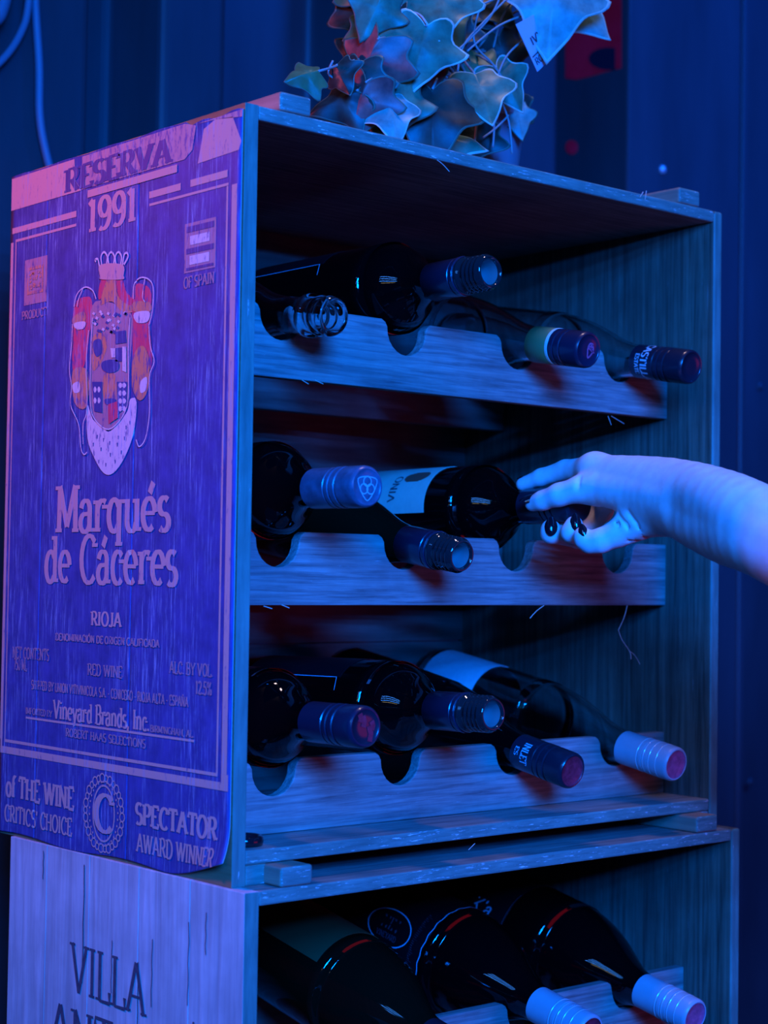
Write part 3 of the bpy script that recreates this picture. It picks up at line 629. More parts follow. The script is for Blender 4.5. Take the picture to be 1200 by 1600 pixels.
def cap_prof(L, r=.0152, n=0):
    return [(r-.0006, L-.060), (r, L-.0595), (r, L-.034), (r-.0007, L-.0335), (r-.0007, L-.0325), (r+.0002, L-.032), (r+.0002, L-.0285), (r-.0009, L-.028), (r-.0009, L-.0268),
            (r+.0001, L-.0263), (r+.0001, L-.0215), (r-.0008, L-.021), (r-.0008, L-.0195), (r+.0001, L-.019), (r+.0001, L-.0035), (r-.0004, L-.0012), (r-.0016, L), (r-.0026, L-.0002)]
def bottle(name, label, kind, tip, s, L, r, gmat, cap=None, end=None, skew=0, group='bottles lying in the racks', roll=0, hollow=False):
    d = Vector((-skew, -1, -s)).normalized(); base = Vector(tip)-d*L
    x = Vector((1, 0, 0)); x = (x-d*x.dot(d)).normalized(); y = d.cross(x)
    e = empty(name); e.matrix_world = Matrix(((x.x, y.x, d.x, base.x), (x.y, y.y, d.y, base.y), (x.z, y.z, d.z, base.z), (0, 0, 0, 1)))
    tag(e, label, 'bottle', group)
    P = body_profile(kind, L, r)
    closed = cap is not None and cap != 'open' and cap != 'bare'
    if closed:
        P = P+[(.0137, L-.03), (.0132, L-.002), (.0105, L-.001)]
    else:
        th = [(.0137, L-.030), (.0148, L-.0285), (.0152, L-.0265), (.0148, L-.0245), (.0132, L-.0235)]
        for k in range(4): th += [(.0130, L-.0205+k*.0045), (.0143, L-.0192+k*.0045), (.0143, L-.0180+k*.0045), (.0130, L-.0168+k*.0045)]
        th += [(.0128, L-.0015), (.0118, L), (.0106, L-.0005), (.0098, L-.003)]
        if cap == 'bare':
            th = [(.0140, L-.034), (.0150, L-.0325), (.0166, L-.0300), (.0168, L-.0265), (.0155, L-.0235), (.0138, L-.0220), (.0137, L-.0185), (.0152, L-.0165), (.0154, L-.0145), (.0138, L-.0120), (.0137, L-.0095), (.0151, L-.0075), (.0152, L-.0050), (.0140, L-.0015), (.0122, L), (.0105, L-.0012), (.0098, L-.005)]
        P = P+th
    if hollow:
        inner = [(max(.0, q-.0028), max(t, .009)) for q, t in body_profile(kind, L, r)[3:]]
        inner = [(q, t) for q, t in inner if t < L-.05]
        tail = [(.0098, L-.045), (.0098, L-.02)] + ([(.0100, L-.002)] if closed else [])
        P = P+[p for p in tail[::-1]]+inner[::-1]+[(.02, .009), (0, .011)]
        MB().lathe(P, 56).build('glass', gmat, e, True)
    else:
        i = len(P)
        if closed:
            MB().lathe(P+[(0, L-.001)], 56).build('glass', gmat, e, True)
        else:
            k = next(i for i, p in enumerate(P) if p[1] >= L-.031 and p[0] < .0146 and i > 12)
            MB().lathe(P[:k+1], 56).build('glass', gmat, e, True)
            MB().lathe(P[k:], 48).build('neck_finish', M['glass_thread'], e, True)
            MB().lathe([(.0098, L-.003), (.0093, L-.010), (.0090, L-.034), (0, L-.036)], 40).build('bore', M['bore'], e, True)
    if closed:
        kn = lambda j, k: (.012 if k % 2 else -.004) if 9 <= j <= 13 else 0
        c = MB().lathe(cap_prof(L), 72, mod=kn).build('screw_cap', cap, e, True, angle=50)
        MB().lathe([(.0128, L-.0003), (.0124, L-.0008), (.006, L-.0009), (0, L-.0008)], 40).build('cap_end', end or cap, c, True)
    elif cap == 'open':
        MB().lathe([(.0146, L-.066), (.0152, L-.0655), (.0153, L-.0345), (.0146, L-.034), (.0140, L-.0335)], 56).build('cap_sleeve', M['cap_navy'], e, True, angle=50)
        MB().lathe([(.0144, L-.0330), (.0156, L-.0326), (.0157, L-.0290), (.0150, L-.0285), (.0140, L-.0284)], 72, mod=lambda j, k: .01 if (k % 3) else -.01).build('tamper_ring', M['cap_navy'], e, True, angle=50)
    return e
TB = 1
# top rack
A = bottle('wine_bottle', 'clear bottle with bare glass screw neck at the left of the top rack', 'burgundy', (.080, -.007, .4135), .12, .300, .0375, M['glass_clear'], 'bare', hollow=True)
B_ = bottle('wine_bottle', 'dark uncapped bottle lying high in the top rack, open mouth toward the front', 'bordeaux', (.205, -.044, .4580), -.005, .325, .0380, M['glass_dark'], 'open')
C_ = bottle('wine_bottle', 'clear bottle with olive sleeve and navy screw cap in the top rack', 'burgundy', (.334, -.028, .4108), .17, .300, .0375, M['glass_clear'], M['cap_navy'], M['cap_navy'], hollow=True)
D_ = bottle('wine_bottle', 'clear bottle with lettered black cap at the right of the top rack', 'burgundy', (.464, -.030, .4080), .17, .300, .0375, M['glass_clear'], M['cap_black'], hollow=True)
# middle rack
E_ = bottle('wine_bottle', 'dark bottle with scuffed blue embossed screw cap at the left of the middle rack', 'bordeaux', (.078, -.050, .2862), .0, .322, .0380, M['glass_dark'], M['cap_steel'])
F_ = bottle('wine_bottle', 'dark green bottle with open glass mouth resting low in the middle rack', 'burgundy', (.207, -.014, .2385), .15, .300, .0375, M['glass_green'], 'open')
G_ = bottle('wine_bottle', 'dark bottle with cream label gripped by the hand in the middle rack', 'bordeaux', (.334, -.020, .2835), -.01, .322, .0380, M['glass_dark'], M['cap_black'])
# bottom rack
I_ = bottle('wine_bottle', 'dark bottle with red scuffed cap end at the left of the bottom rack', 'bordeaux', (.078, -.052, .1140), -.01, .322, .0380, M['glass_dark'], M['cap_navy'], M['cap_black'])
J_ = bottle('wine_bottle', 'dark bottle with open screw neck lying high in the bottom rack', 'bordeaux', (.205, -.053, .1180), -.02, .325, .0380, M['glass_dark'], 'open')
K_ = bottle('wine_bottle', 'dark bottle with lettered black cap and pink end in the bottom rack', 'burgundy', (.334, -.0155, .0635), .19, .300, .0375, M['glass_dark'], M['cap_black'], M['cap_red'])
L_ = bottle('wine_bottle', 'clear bottle with white cap and pale label at the right of the bottom rack', 'burgundy', (.464, -.0172, .0615), .17, .318, .0375, M['glass_clear'], M['cap_white'], M['cap_pink'], hollow=True)
# lower crate
P_ = bottle('wine_bottle', 'dark bottle with green label at the left of the lower crate', 'magnum', (.205, -.045, -.150), .20, .315, .046, M['glass_green'], M['cap_black'], group='large bottles in the lower crate')
Q_ = bottle('wine_bottle', 'large black bottle with oval emblem label in the lower crate', 'magnum', (.330, -.042, -.1440), .20, .315, .047, M['glass_dark'], M['cap_white'], M['cap_red'], group='large bottles in the lower crate')
S_ = bottle('wine_bottle', 'large black bottle with white cap and pink end at the right of the lower crate', 'magnum', (.460, -.044, -.1505), .20, .315, .047, M['glass_dark'], M['cap_white'], M['cap_pink'], group='large bottles in the lower crate')

def child(e, n):
    for c in e.children:
        if c.name.split('.')[0] == n: return c
def dress():
    L = .300; cp = child(C_, 'screw_cap')
    MB().lathe([(.0150, L-.0605), (.01555, L-.060), (.01555, L-.0365), (.0152, L-.0362)], 56).build('cap_sleeve', M['cap_olive'], C_, True, angle=50)
    MB().lathe([(.0154, L-.0364), (.01565, L-.0362), (.01565, L-.0335), (.0154, L-.0333)], 56).build('cap_band', M['cap_cream'], C_, True, angle=50)
    def scrib(e, mat, seed, n=7, rr=.0105, L=.3, side=1):
        c = child(e, 'screw_cap'); mb = MB(); r = random.Random(seed)
        pts = [(rr*.9*math.cos(a)*r.uniform(.1, 1), rr*.9*math.sin(a)*r.uniform(.1, 1)) for a in [r.uniform(0, 6.28) for _ in range(n)]]
        if side: pts = [(abs(x)*.9-.001, y) for x, y in pts]
        ribbon(mb, catmull(pts, 6), lambda t: .0016, lambda u, v: (u, v, L-.0003)); mb.build('cap_mark', mat, c)
    scrib(C_, M['cap_pink'], 4, 12); 
    r = random.Random(2); mb = MB()
    for cx, cy, q in ((-.002, .004, .004), (.004, -.005, .0055), (-.005, .0065, .003), (.006, .001, .003)):
        ribbon(mb, [(cx, cy-q), (cx+.001, cy), (cx-.0005, cy+q)], lambda t: .0045, lambda u, v: (u, v, .322-.0003))
    mb.build('cap_mark', M['cap_red'], child(I_, 'screw_cap'))
    # trefoil on the scuffed cap of the middle rack
    mb = MB(); f = lambda u, v: (u, v, .322-.0003); tri = []
    for k in range(3):
        a = R(90+120*k); ribbon(mb, arc(.0036*math.cos(a), .0036*math.sin(a), .0036, .0036, 0, 360, 20)[:-1], lambda t: .0008, f, 0, True)
        tri.append((.0105*math.cos(a+R(180)), .0105*math.sin(a+R(180))))
    ribbon(mb, catmull([(p[0]*.98, p[1]*.98) for p in tri], 6, True), lambda t: .0007, f, 0, True)
    mb.build('cap_mark', plain('cap_print_teal', (.30, .50, .55), .4), child(E_, 'screw_cap'))
    # lettering round caps
    mb = MB(); write(mb, 'CASTILLA', -.0215, .0215, 0, .0075, wrap(.01532, R(180), L-.0465, 1), .2, .1, .1); write(mb, 'ESTATE', -.0095, .0095, 0, .0042, wrap(.01532, R(190), L-.0530, 1), .2, .1, .1)
    mb.build('cap_lettering', M['lab_text'], child(D_, 'screw_cap'))
    mb = MB(); write(mb, 'INLET', -.010, .010, 0, .0075, wrap(.01532, R(165), L-.0470, 1), .16, .08, .1); write(mb, 'ES', -.004, .004, 0, .004, wrap(.01532, R(165), L-.0545, 1), .16, .08, .1)
    mb.build('cap_lettering', M['lab_line'], child(K_, 'screw_cap'))
    # silver lines on white caps
    for e, L2 in ((L_, .318), (Q_, .315), (S_, .315)):
        for k, t in enumerate((.0345, .0270, .0205, .0125)):
            MB().lathe([(.0150, L2-t), (.01556, L2-t+.0002), (.01556, L2-t+.0012), (.0150, L2-t+.0014)], 56).build('cap_line', M['cap_silver'], child(e, 'screw_cap'), True)
    # labels
    g = patch(.0381, .070, .172, 60, 186).build('label', M['lab_cream'], G_, True, angle=40)
    mb = MB(); f = along(.03862, R(131), .150)
    for j in range(12):
        v0 = -.0065+.013*j/12; q = .015*math.sqrt(max(0, 1-((v0+.0005)/.0072)**2)); rect(mb, -q+.4*v0, q+.4*v0, v0, v0+.0012, f)
    mb.build('label_mark', M['lab_red'], g)
    mb = MB(); write(mb, 'VINO', -.014, .014, -.004, .009, lambda u, v: (.03862*math.cos(R(150)-u/.03862), .03862*math.sin(R(150)-u/.03862), .128-v), .16, .08, .1); mb.build('label_lettering', M['lab_ink'], g)
    patch(.0376, .018, .090, 20, 330).build('label', M['lab_white'], L_, True, angle=40)
    patch(.0381, .05, .177, 20, 141).build('label', M['lab_dark'], J_, True, angle=40)
    patch(.0381, .05, .155, 20, 141).build('label', M['lab_dark'], B_, True, angle=40)
    for e, t1 in ((J_, .177), (B_, .155)):
        mb = MB(); ribbon(mb, [(t, 0) for t in np.linspace(-.1, 0, 12)]+[(.004, -.012)], lambda t: .0006, along(.03858, R(141), t1-.004)); mb.build('label_edge', M['lab_line'], child(e, 'label'))  # glint along the label edge, painted as a thin pale ribbon
    patch(.0461, .03, .152, 30, 145).build('label', M['lab_green'], P_, True, angle=40)
    q = patch(.0471, .03, .155, 20, 235, 40).build('label', M['lab_dark'], Q_, True, angle=40)
    mb = MB(); f = along(.0476, R(157), .109)
    ribbon(mb, arc(0, 0, .027, .0160, 0, 360, 40)[:-1], lambda t: .0012, f, 0, True); mb.build('label_ring', M['lab_line'], q)
    mb = MB(); f2 = along(.0476, R(157), .109); write(mb, 'NIN', -.011, .011, -.002, .011, f2, .14, .07, .1); write(mb, 'VINEYARD', -.013, .013, -.010, .005, f2, .16, .08, .1)
    mb.build('label_lettering', plain('label_dim_print', (.06, .065, .085), .5), q)
    mb = MB(); f = lambda u, v: (.0476*math.cos(R(70+u*150)), .0476*math.sin(R(70+u*150)), .1542+.0006*math.sin(u*60)+v)
    ribbon(mb, [(i/40, 0) for i in range(41)], lambda t: .0009, f); mb.build('label_edge', M['lab_line'], q)
    mb = MB(); rr = random.Random(8)
    for i in range(26):
        u = i/26; b = rr.uniform(.002, .006); ribbon(mb, [(u, -.014), (u+.012, -.014+b)], lambda t: .0012, lambda u, v: (.0476*math.cos(R(125+u*60)), .0476*math.sin(R(125+u*60)), .1542+v))
    mb.build('label_lettering', plain('label_faint_print', (.10, .11, .15), .5), q)
    q = patch(.0471, .03, .118, 20, 235, 40).build('label', M['lab_dark'], S_, True, angle=40)
    mb = MB(); write(mb, 'Kla', -.012, .014, -.006, .014, along(.0476, R(154), .085), .12, .08, .02, 0, .25); mb.build('label_lettering', M['lab_line'], q)
    mb = MB(); ribbon(mb, [(i/40, 0) for i in range(41)], lambda t: .0008, lambda u, v: (.0476*math.cos(R(120+u*90)), .0476*math.sin(R(120+u*90)), .1172+v)); mb.build('label_edge', M['lab_ink'], q)
dress()

# small glossy cap ring on the crate floor beside the left panel
o = MB().lathe([(.0105, 0), (.0135, .0004), (.0142, .003), (.0138, .0062), (.0122, .0074), (.0108, .0068), (.0102, .003), (.0105, 0)], 40).build('bottle_ring', M['black_plastic'], None, True)
o.location = (.0268, .022, .0256); tag(o, 'small glossy black ring lying on the crate floor by the left panel', 'ring')

# ------------------------------------------------------------------ ivy on the crate
def leaf_mats():
    ms = []
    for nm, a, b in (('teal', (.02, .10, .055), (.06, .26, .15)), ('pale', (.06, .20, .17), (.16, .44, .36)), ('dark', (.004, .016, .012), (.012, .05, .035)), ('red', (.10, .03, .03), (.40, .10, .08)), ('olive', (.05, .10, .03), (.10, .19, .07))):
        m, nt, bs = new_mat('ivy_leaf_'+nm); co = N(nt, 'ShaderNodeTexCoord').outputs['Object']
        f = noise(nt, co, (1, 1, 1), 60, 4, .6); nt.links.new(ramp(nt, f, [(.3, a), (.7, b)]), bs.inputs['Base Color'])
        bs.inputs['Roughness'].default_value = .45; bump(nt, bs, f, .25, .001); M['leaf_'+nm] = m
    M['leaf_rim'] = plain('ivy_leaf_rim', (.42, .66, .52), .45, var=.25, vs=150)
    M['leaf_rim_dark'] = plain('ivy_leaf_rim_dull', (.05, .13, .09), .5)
    M['stem'] = plain('ivy_stem', (.22, .30, .28), .55)
leaf_mats()
def ivy():
    e = empty('ivy_plant', (.37, .15, .5602)); tag(e, 'variegated trailing ivy in a clear pot on top of the printed crate', 'plant'); O = Vector(e.location)
    pot = MB().lathe([(0, .0), (.036, .0), (.038, .003), (.046, .078), (.0485, .080), (.0485, .084), (.0455, .084), (.0365, .006), (0, .006)], 40).build('pot', plain('frosted_plastic_pot', (.16, .22, .26), .35), e, True, angle=40)
    MB().lathe([(0, .0065), (.0352, .0065), (.0415, .062), (.02, .066), (0, .064)], 24).build('soil', plain('dark_soil', (.02, .016, .014), .95, .1, var=.5, vs=150, bmp=.6), e, True)
    half = [(0, .30), (.12, .44), (.34, .58), (.50, .54), (.52, .34), (.60, .20), (.90, .06), (.78, -.14), (.54, -.30), (.42, -.44), (.30, -.66), (.13, -.90), (0, -1.08)]
    out = catmull(half, 2)
    out = [tuple(p) for p in out]+[(-x, y) for x, y in [tuple(p) for p in out][-2:0:-1]]
    n = len(out); c0 = np.array((0, -.08)); rnd = random.Random(12)
    def leaf(px, py, y, size, roll, tx=0, ty=0, mat='teal', rim='leaf_rim', fold=.25, curl=.2, stem=None):
        """size: metres tip to base; roll: clockwise turn of the tip from pointing down; tx, ty tilt the face"""
        p = Vector(on(px, py, 1, y)); s = size/1.4
        nrm = (Vector(-CF)+Vector(CR)*tx+Vector(CU)*ty).normalized()
        dn = -Vector(CU)*math.cos(R(roll))-Vector(CR)*math.sin(R(roll)); dn = (dn-nrm*dn.dot(nrm)).normalized(); sd = dn.cross(nrm)
        mb = MB(); vs = [(0, 0, 0)]; ring = [.4, .72, .935, 1.0]; ph = rnd.uniform(0, 6)
        for k in ring:
            for (x, q) in out:
                a = c0+(np.array((x, q))-c0)*k
                h = -fold*abs(a[0])-curl*(a[1]+.1)**2*.5+.05*math.sin(a[0]*7+ph)*k+.04*math.sin(a[1]*9+ph)*k
                vs.append((a[0], a[1], h))
        vs[0] = (0, -.08, .01)
        W = [p+sd*(x*s)-dn*(q*s)+nrm*(h*s) for x, q, h in vs]
        fs = [(0, 1+i, 1+(i+1) % n) for i in range(n)]; ms = [0]*n
        for j in range(3):
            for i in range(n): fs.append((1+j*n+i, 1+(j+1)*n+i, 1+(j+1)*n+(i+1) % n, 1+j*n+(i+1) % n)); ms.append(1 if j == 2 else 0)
        mb.v = [tuple(q-O) for q in W]; mb.f = fs; mb.m = ms
        o = mb.build('leaf', [M['leaf_'+mat], M[rim]], e, True)
        so = o.modifiers.new('solid', 'SOLIDIFY'); so.thickness = .0006; so.offset = 0
        return p-dn*(.3*s)
    hub = Vector((.375, .14, .66))
    def stem(P, r=.0011): MB().tube([Vector(q)-O for q in catmull([tuple(q) for q in P], 6)], r, 6).build('stem', M['stem'], e, True)
    # foreground leaves
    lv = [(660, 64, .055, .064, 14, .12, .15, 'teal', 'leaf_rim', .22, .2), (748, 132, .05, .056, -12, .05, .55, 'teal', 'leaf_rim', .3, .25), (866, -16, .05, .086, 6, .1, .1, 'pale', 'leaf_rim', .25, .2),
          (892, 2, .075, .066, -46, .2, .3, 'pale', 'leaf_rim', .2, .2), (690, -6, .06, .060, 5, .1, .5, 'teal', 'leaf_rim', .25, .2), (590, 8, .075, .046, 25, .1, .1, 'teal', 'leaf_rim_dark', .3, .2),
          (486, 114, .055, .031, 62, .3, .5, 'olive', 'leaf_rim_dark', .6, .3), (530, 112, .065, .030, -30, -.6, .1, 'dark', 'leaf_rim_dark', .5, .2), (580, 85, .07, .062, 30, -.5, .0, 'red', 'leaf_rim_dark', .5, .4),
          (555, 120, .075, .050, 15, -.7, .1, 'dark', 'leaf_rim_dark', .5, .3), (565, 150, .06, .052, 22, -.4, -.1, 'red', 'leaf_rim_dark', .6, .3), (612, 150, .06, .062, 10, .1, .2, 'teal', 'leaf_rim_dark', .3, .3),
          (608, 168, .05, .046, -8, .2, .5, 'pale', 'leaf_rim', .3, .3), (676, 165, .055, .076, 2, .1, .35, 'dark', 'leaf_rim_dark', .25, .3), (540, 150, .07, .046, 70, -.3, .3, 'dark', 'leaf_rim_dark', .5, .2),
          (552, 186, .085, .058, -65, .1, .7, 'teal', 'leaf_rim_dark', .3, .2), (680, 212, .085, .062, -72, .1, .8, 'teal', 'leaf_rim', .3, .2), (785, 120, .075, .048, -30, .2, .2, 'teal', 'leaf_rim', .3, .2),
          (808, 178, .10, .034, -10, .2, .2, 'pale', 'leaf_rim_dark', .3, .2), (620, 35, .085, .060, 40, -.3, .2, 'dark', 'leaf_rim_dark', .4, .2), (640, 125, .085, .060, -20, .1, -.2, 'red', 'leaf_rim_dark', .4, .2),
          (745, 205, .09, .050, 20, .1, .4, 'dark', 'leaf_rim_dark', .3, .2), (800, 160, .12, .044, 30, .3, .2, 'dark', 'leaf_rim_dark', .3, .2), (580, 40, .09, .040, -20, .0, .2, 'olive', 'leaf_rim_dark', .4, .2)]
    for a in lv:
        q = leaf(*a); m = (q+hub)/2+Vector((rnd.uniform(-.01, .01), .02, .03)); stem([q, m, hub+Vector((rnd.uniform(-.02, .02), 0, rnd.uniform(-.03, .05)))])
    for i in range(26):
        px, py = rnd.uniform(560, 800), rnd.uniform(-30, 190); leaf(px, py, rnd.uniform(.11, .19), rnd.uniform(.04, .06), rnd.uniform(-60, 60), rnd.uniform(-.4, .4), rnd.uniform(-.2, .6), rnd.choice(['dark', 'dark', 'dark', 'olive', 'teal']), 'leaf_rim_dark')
    for px in ([(715, 112), (725, 70), (760, 30), (800, -10)], [(790, 130), (770, 100), (740, 60), (760, -20)], [(630, 116), (600, 125), (555, 130), (515, 118), (520, 95)], [(700, 20), (740, 12), (780, -5)], [(690, 100), (735, 60), (770, 20), (790, -30)],
               [(740, 240), (745, 190), (750, 150)], [(770, 230), (772, 190), (765, 140)], [(800, 240), (795, 190), (780, 150)], [(755, 215), (775, 200), (795, 180)], [(730, 80), (780, 40), (830, 20)], [(820, 60), (790, 90), (770, 140)]):
        stem([on(a, b, 1, .075) for a, b in px], .0010)
    # paper tag
    c = [on(a, b, 1, .062) for a, b in ((806, 38), (836, 22), (869, 84), (840, 112))]; c = [Vector(q)-O for q in c]; nn = (c[1]-c[0]).cross(c[3]-c[0]).normalized()*.0006
    if nn.y > 0: nn = -nn
    t = MB().add(c+[q-nn for q in c], [(0, 1, 2, 3), (7, 6, 5, 4), (0, 4, 5, 1), (1, 5, 6, 2), (2, 6, 7, 3), (3, 7, 4, 0)]).build('plant_tag', plain('pale_tag', (.42, .50, .60), .5), e)
    t['label'] = 'pale paper tag with small dark lettering'
    U = c[2]-c[3]; V = c[0]-c[3]; f = lambda u, v: c[3]+U*u+V*v+nn*.3
    mb = MB(); write(mb, 'ROGUE', .08, .92, .10, .13, f, .2, .1, .1); rect(mb, .05, .95, .27, .30, f); write(mb, 'IVY', .25, .8, .45, .16, f, .2, .1, .1); mb.build('tag_lettering', M['lab_ink'], t)
ivy()

# ------------------------------------------------------------------ the reaching arm and hand (one skin, grown from a smooth distance field)
def person():
    def P(px, py, y): return np.array(on(px, py, 1, y))
    wu, wl = P(1047, 756, -.125), P(1050, 799, -.125)
    im, mm, rm, pm = P(930, 734, -.035), np.array((.357, -.040, .308)), np.array((.372, -.052, .298)), np.array((.377, -.066, .285))
    core = [  # chains of (point, radius)
        [(im, .0125), (wu, .0200), (P(1130, 784, -.20), .0238), (P(1215, 826, -.262), .0262), (P(1480, 950, -.40), .034)],
        [(pm, .0110), (wl, .0172), (P(1130, 831, -.20), .0228), (P(1215, 857, -.262), .0262), (P(1480, 985, -.40), .036)],
        [(mm, .0125), (wu*.75+wl*.25, .0170)], [(rm, .0115), (wl*.5+wu*.5, .0170)],
        [(P(930, 764, -.046), .0122), (P(1003, 776, -.100), .0160), (P(1060, 785, -.145), .0175)], [(P(992, 818, -.092), .0128), (wl, .0165)], [(im, .0112), (mm, .0112)]]
    F = {
     'index': [(P(930, 734, -.035), .0120), (P(884, 735, .002), .0088), (P(846, 746, .027), .0074), (P(817, 757, .046), .0062)],
     'thumb': [(P(930, 764, -.046), .0122), (P(905, 765, -.034), .0106), (P(874, 773, -.018), .0094), (P(848, 782, -.001), .0080), (P(832, 787, .010), .0066)],
     'middle': [(np.array((.357, -.040, .308)), .0115), (np.array((.375, -.008, .280)), .0090), (np.array((.347, -.006, .2560)), .0082), (P(861, 833, -.012), .0084), (P(860, 826, -.013), .0078)],
     'ring': [(np.array((.372, -.052, .298)), .0110), (np.array((.374, -.030, .262)), .0086), (np.array((.340, -.030, .2520)), .0080), (P(893, 832, -.036), .0082), (P(897, 820, -.038), .0074)],
     'pinky': [(P(992, 818, -.092), .0125), (P(966, 833, -.080), .0108), (P(938, 845, -.068), .0096), (P(922, 848, -.060), .0084), (P(912, 842, -.056), .0074), (P(909, 836, -.055), .0066)]}
    lo = np.array((.205, -.45, .105)); hi = np.array((.42, .075, .35)); h = .0015
    dim = np.ceil((hi-lo)/h).astype(int)
    ax = [lo[i]+h*np.arange(dim[i]) for i in range(3)]
    def cone(f, a, b, ra, rb, k):
        m = max(ra, rb)+.022
        s = []
        for i in range(3):
            i0 = max(0, int((min(a[i], b[i])-m-lo[i])/h)); i1 = min(dim[i], int((max(a[i], b[i])+m-lo[i])/h)+1); s.append(slice(i0, max(i0, i1)))
        X = ax[0][s[0]][:, None, None]; Y = ax[1][s[1]][None, :, None]; Z = ax[2][s[2]][None, None, :]
        d = b-a; L2 = float(d@d)+1e-12
        t = np.clip(((X-a[0])*d[0]+(Y-a[1])*d[1]+(Z-a[2])*d[2])/L2, 0, 1)
        q = np.sqrt((X-a[0]-t*d[0])**2+(Y-a[1]-t*d[1])**2+(Z-a[2]-t*d[2])**2)-(ra+(rb-ra)*t)
        g = f[tuple(s)]; hh = np.maximum(k-np.abs(g-q), 0)/k
        f[tuple(s)] = np.minimum(g, q)-hh*hh*k*.25
    full = lambda: np.full(dim, .05, np.float32)
    T = full()
    for ch in core:
        f = full()
        cs = catmull([np.append(p, r) for p, r in ch], 5) if len(ch) > 2 else [np.append(p, r) for p, r in ch]
        for a, b in zip(cs[:-1], cs[1:]): cone(f, a[:3], b[:3], a[3], b[3], .0008)
        k = .013; hh = np.maximum(k-np.abs(T-f), 0)/k; T = np.minimum(T, f)-hh*hh*k*.2
    U = full()
    for nm, ch in F.items():
        f = full()
        for (a, ra), (b, rb) in zip(ch[:-1], ch[1:]): cone(f, a, b, ra, rb, .0035)
        U = np.minimum(U, f)-(np.maximum(.0010-np.abs(U-f), 0)/.0010)**2*.00025
    k = .0075; hh = np.maximum(k-np.abs(T-U), 0)/k; T = np.minimum(T, U)-hh*hh*k*.25
    # skin folds at the thumb root and under the wrist
    cr = full()
    def fold(pts, r=.0013):
        for p, q in zip(pts[:-1], pts[1:]): cone(cr, p, q, r, r, .0006)
    camd = lambda px, py, y, back: P(px, py, y)-CF*back
    for px in ([(906, 745), (903, 765), (906, 790)], [(948, 800), (965, 818), (985, 846)], [(965, 803), (980, 820), (996, 846)], [(982, 800), (996, 818), (1010, 842)]):
        pts = []
        for a, b in px:
            d = CF+CR*(a-600)/FPX-CU*(b-800)/FPX; t = np.arange(1.0, 1.7, .001); Q = CAM+t[:, None]*d
            I = np.round((Q-lo)/h).astype(int); ok = ((I >= 0) & (I < dim)).all(1); I = I[ok]; Q = Q[ok]
            v = T[I[:, 0], I[:, 1], I[:, 2]]; j = np.where(v < 0)[0]
            if len(j): pts.append(Q[j[0]])
        if len(pts) > 1: fold(pts)
    k = .0022; g = -cr; hh = np.maximum(k-np.abs(T-g), 0)/k; T = np.maximum(T, g)+hh*hh*k*.25
    # surface nets
    S = T < 0; n = S[:-1, :-1, :-1].astype(np.int8)*0
    for i in (0, 1):
        for j in (0, 1):
            for l in (0, 1): n += S[i:dim[0]-1+i, j:dim[1]-1+j, l:dim[2]-1+l]
    act = np.argwhere((n > 0) & (n < 8)); idx = np.full(n.shape, -1, np.int64); idx[tuple(act.T)] = np.arange(len(act))
    acc = np.zeros((len(act), 3)); cnt = np.zeros(len(act))
    cor = [(i, j, l) for i in (0, 1) for j in (0, 1) for l in (0, 1)]
    for p in cor:
        for d in range(3):
            if p[d]: continue
            q = list(p); q[d] = 1
            va = T[tuple((act+p).T)]; vb = T[tuple((act+q).T)]; m = (va < 0) != (vb < 0)
            t = np.where(m, va/np.where(m, va-vb, 1), 0)
            pos = np.array(p, float)[None, :].repeat(len(act), 0); pos[:, d] += t
            acc[m] += pos[m]; cnt[m] += 1
    V = lo+(act+acc/cnt[:, None])*h
    faces = []
    for d in range(3):
        u, v = [(1, 2), (2, 0), (0, 1)][d]
        sl = [slice(1, -1)]*3; a = [slice(1, -1)]*3; a[d] = slice(0, -1); b = [slice(1, -1)]*3; b[d] = slice(1, None)
        A, Bq = S[tuple(a)], S[tuple(b)]; e = np.argwhere(A != Bq); base = e.copy()
        for w_ in range(3):
            if w_ != d: base[:, w_] += 1
        inside = A[tuple(e.T)]
        def c(du, dv):
            o = base.copy(); o[:, u] -= du; o[:, v] -= dv; return idx[tuple(o.T)]
        Q = np.stack([c(1, 1), c(0, 1), c(0, 0), c(1, 0)], 1); Q[~inside] = Q[~inside][:, ::-1]; faces.append(Q)
    Fq = np.concatenate(faces); Fq = Fq[(Fq >= 0).all(1)]
    me = bpy.data.meshes.new('person'); me.from_pydata(V.tolist(), [], Fq.tolist()); me.update()
    for p in me.polygons: p.use_smooth = True
    m, nt, b = new_mat('pale_skin'); co = N(nt, 'ShaderNodeTexCoord').outputs['Object']
    f = noise(nt, co, (1, 1, 1), 90, 6, .6); nt.links.new(ramp(nt, f, [(.3, (.76, .58, .54)), (.7, (.88, .72, .68))]), b.inputs['Base Color'])
    b.inputs['Roughness'].default_value = .48; b.inputs['Subsurface Weight'].default_value = .12; b.inputs['Subsurface Radius'].default_value = (1, .4, .25); b.inputs['Subsurface Scale'].default_value = .004
    fine = noise(nt, co, (1, 1, 1), 700, 4, .7); bump(nt, b, fine, .22, .0006)
    me.materials.append(m); o = bpy.data.objects.new('person', me); COL.objects.link(o)
    sm = o.modifiers.new('smooth', 'SMOOTH'); sm.factor = .5; sm.iterations = 6
    tag(o, 'bare right forearm and hand with black nail polish gripping the neck of a bottle', 'person')
    # dark sleeve pushed up to the elbow, beyond the right edge of the picture
    a, b = .5*(P(1390, 896, -.345)+P(1390, 921, -.345)), .5*(P(1480, 950, -.40)+P(1480, 985, -.40))
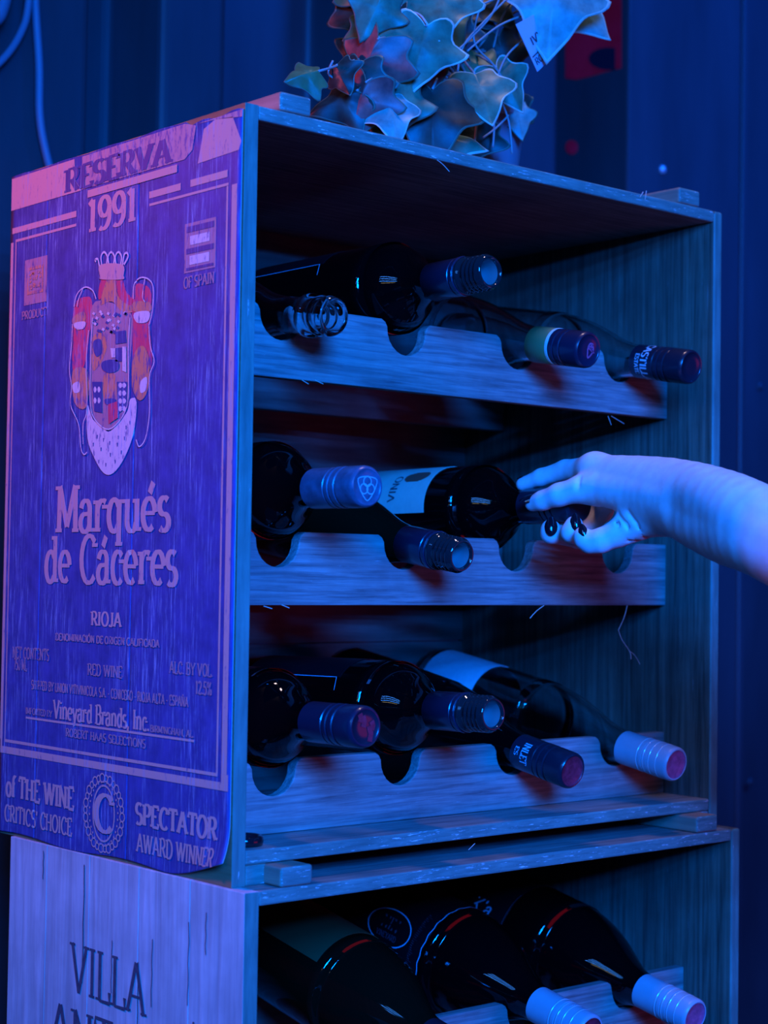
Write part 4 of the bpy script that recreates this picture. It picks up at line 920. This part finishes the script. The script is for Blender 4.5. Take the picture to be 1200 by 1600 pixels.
    pts = catmull([a, b, (.42, -.47, .25), (.60, -.52, .38), (.80, -.55, .50)], 5); rs = np.interp(np.linspace(0, 1, len(pts)), [0, .2, .5, 1], [.047, .053, .056, .068])
    MB().tube(pts, [float(q*(1+.03*math.sin(i*2.1))) for i, q in enumerate(rs)], 24).build('sleeve', plain('black_cloth', (.012, .012, .014), .9, .1, var=.4, vs=120, bmp=.4), o, True)
    pol = plain('black_nail_polish', (.006, .006, .010), .10, .6, coat=.6)
    def nail(c, nrm, up, w_, l_, bulge=.0016):
        nrm = Vector(nrm).normalized(); up = Vector(up); up = (up-nrm*up.dot(nrm)).normalized(); sd = up.cross(nrm); mb = MB(); vs = []; fs = []
        nr, ns = 6, 24
        for j in range(nr+1):
            q = j/nr
            for k in range(ns):
                a = 2*math.pi*k/ns; x = math.cos(a)*q*w_; yv = math.sin(a)*q*l_
                if yv > 0: x *= 1-.35*(yv/l_)**2
                z = bulge*(1-q*q)-.35*x*x/w_
                vs.append(Vector(c)+sd*x+up*yv+nrm*z)
        for j in range(nr):
            for k in range(ns): fs.append((j*ns+k, (j+1)*ns+k, (j+1)*ns+(k+1) % ns, j*ns+(k+1) % ns))
        mb.add(vs, fs).build('fingernail', pol, o, True)
    up, rt, tw = Vector(CU), Vector(CR), -Vector(CF)
    v = lambda a: Vector(a)
    t = F['middle'][-1]; n1 = (tw*1+up*.30); nail(v(t[0])+n1.normalized()*(t[1]-.0002), n1, up*1+rt*.05, .0054, .0082)
    t = F['ring'][-1]; n1 = (tw*1+up*.35+rt*.15); nail(v(t[0])+n1.normalized()*(t[1]-.0002), n1, up*1-rt*.05, .0047, .0078)
    t = F['pinky'][-1]; n1 = (tw*1+up*.3+rt*.2); nail(v(t[0])+n1.normalized()*(t[1]-.0001), n1, up*1-rt*.2, .0043, .0078)
    t = F['thumb'][-1]; n1 = (tw*.55+up*.75-rt*.30); nail(v(t[0])+n1.normalized()*(t[1]-.0003)-rt*.002, n1, -rt*1-up*.25, .0050, .0080)
    t = F['index'][-1]; n1 = Vector((.15, .1, 1)); nail(v(t[0])+n1.normalized()*(t[1]-.0003), n1, Vector((0, 1, -.3)), .0044, .0075)
person()
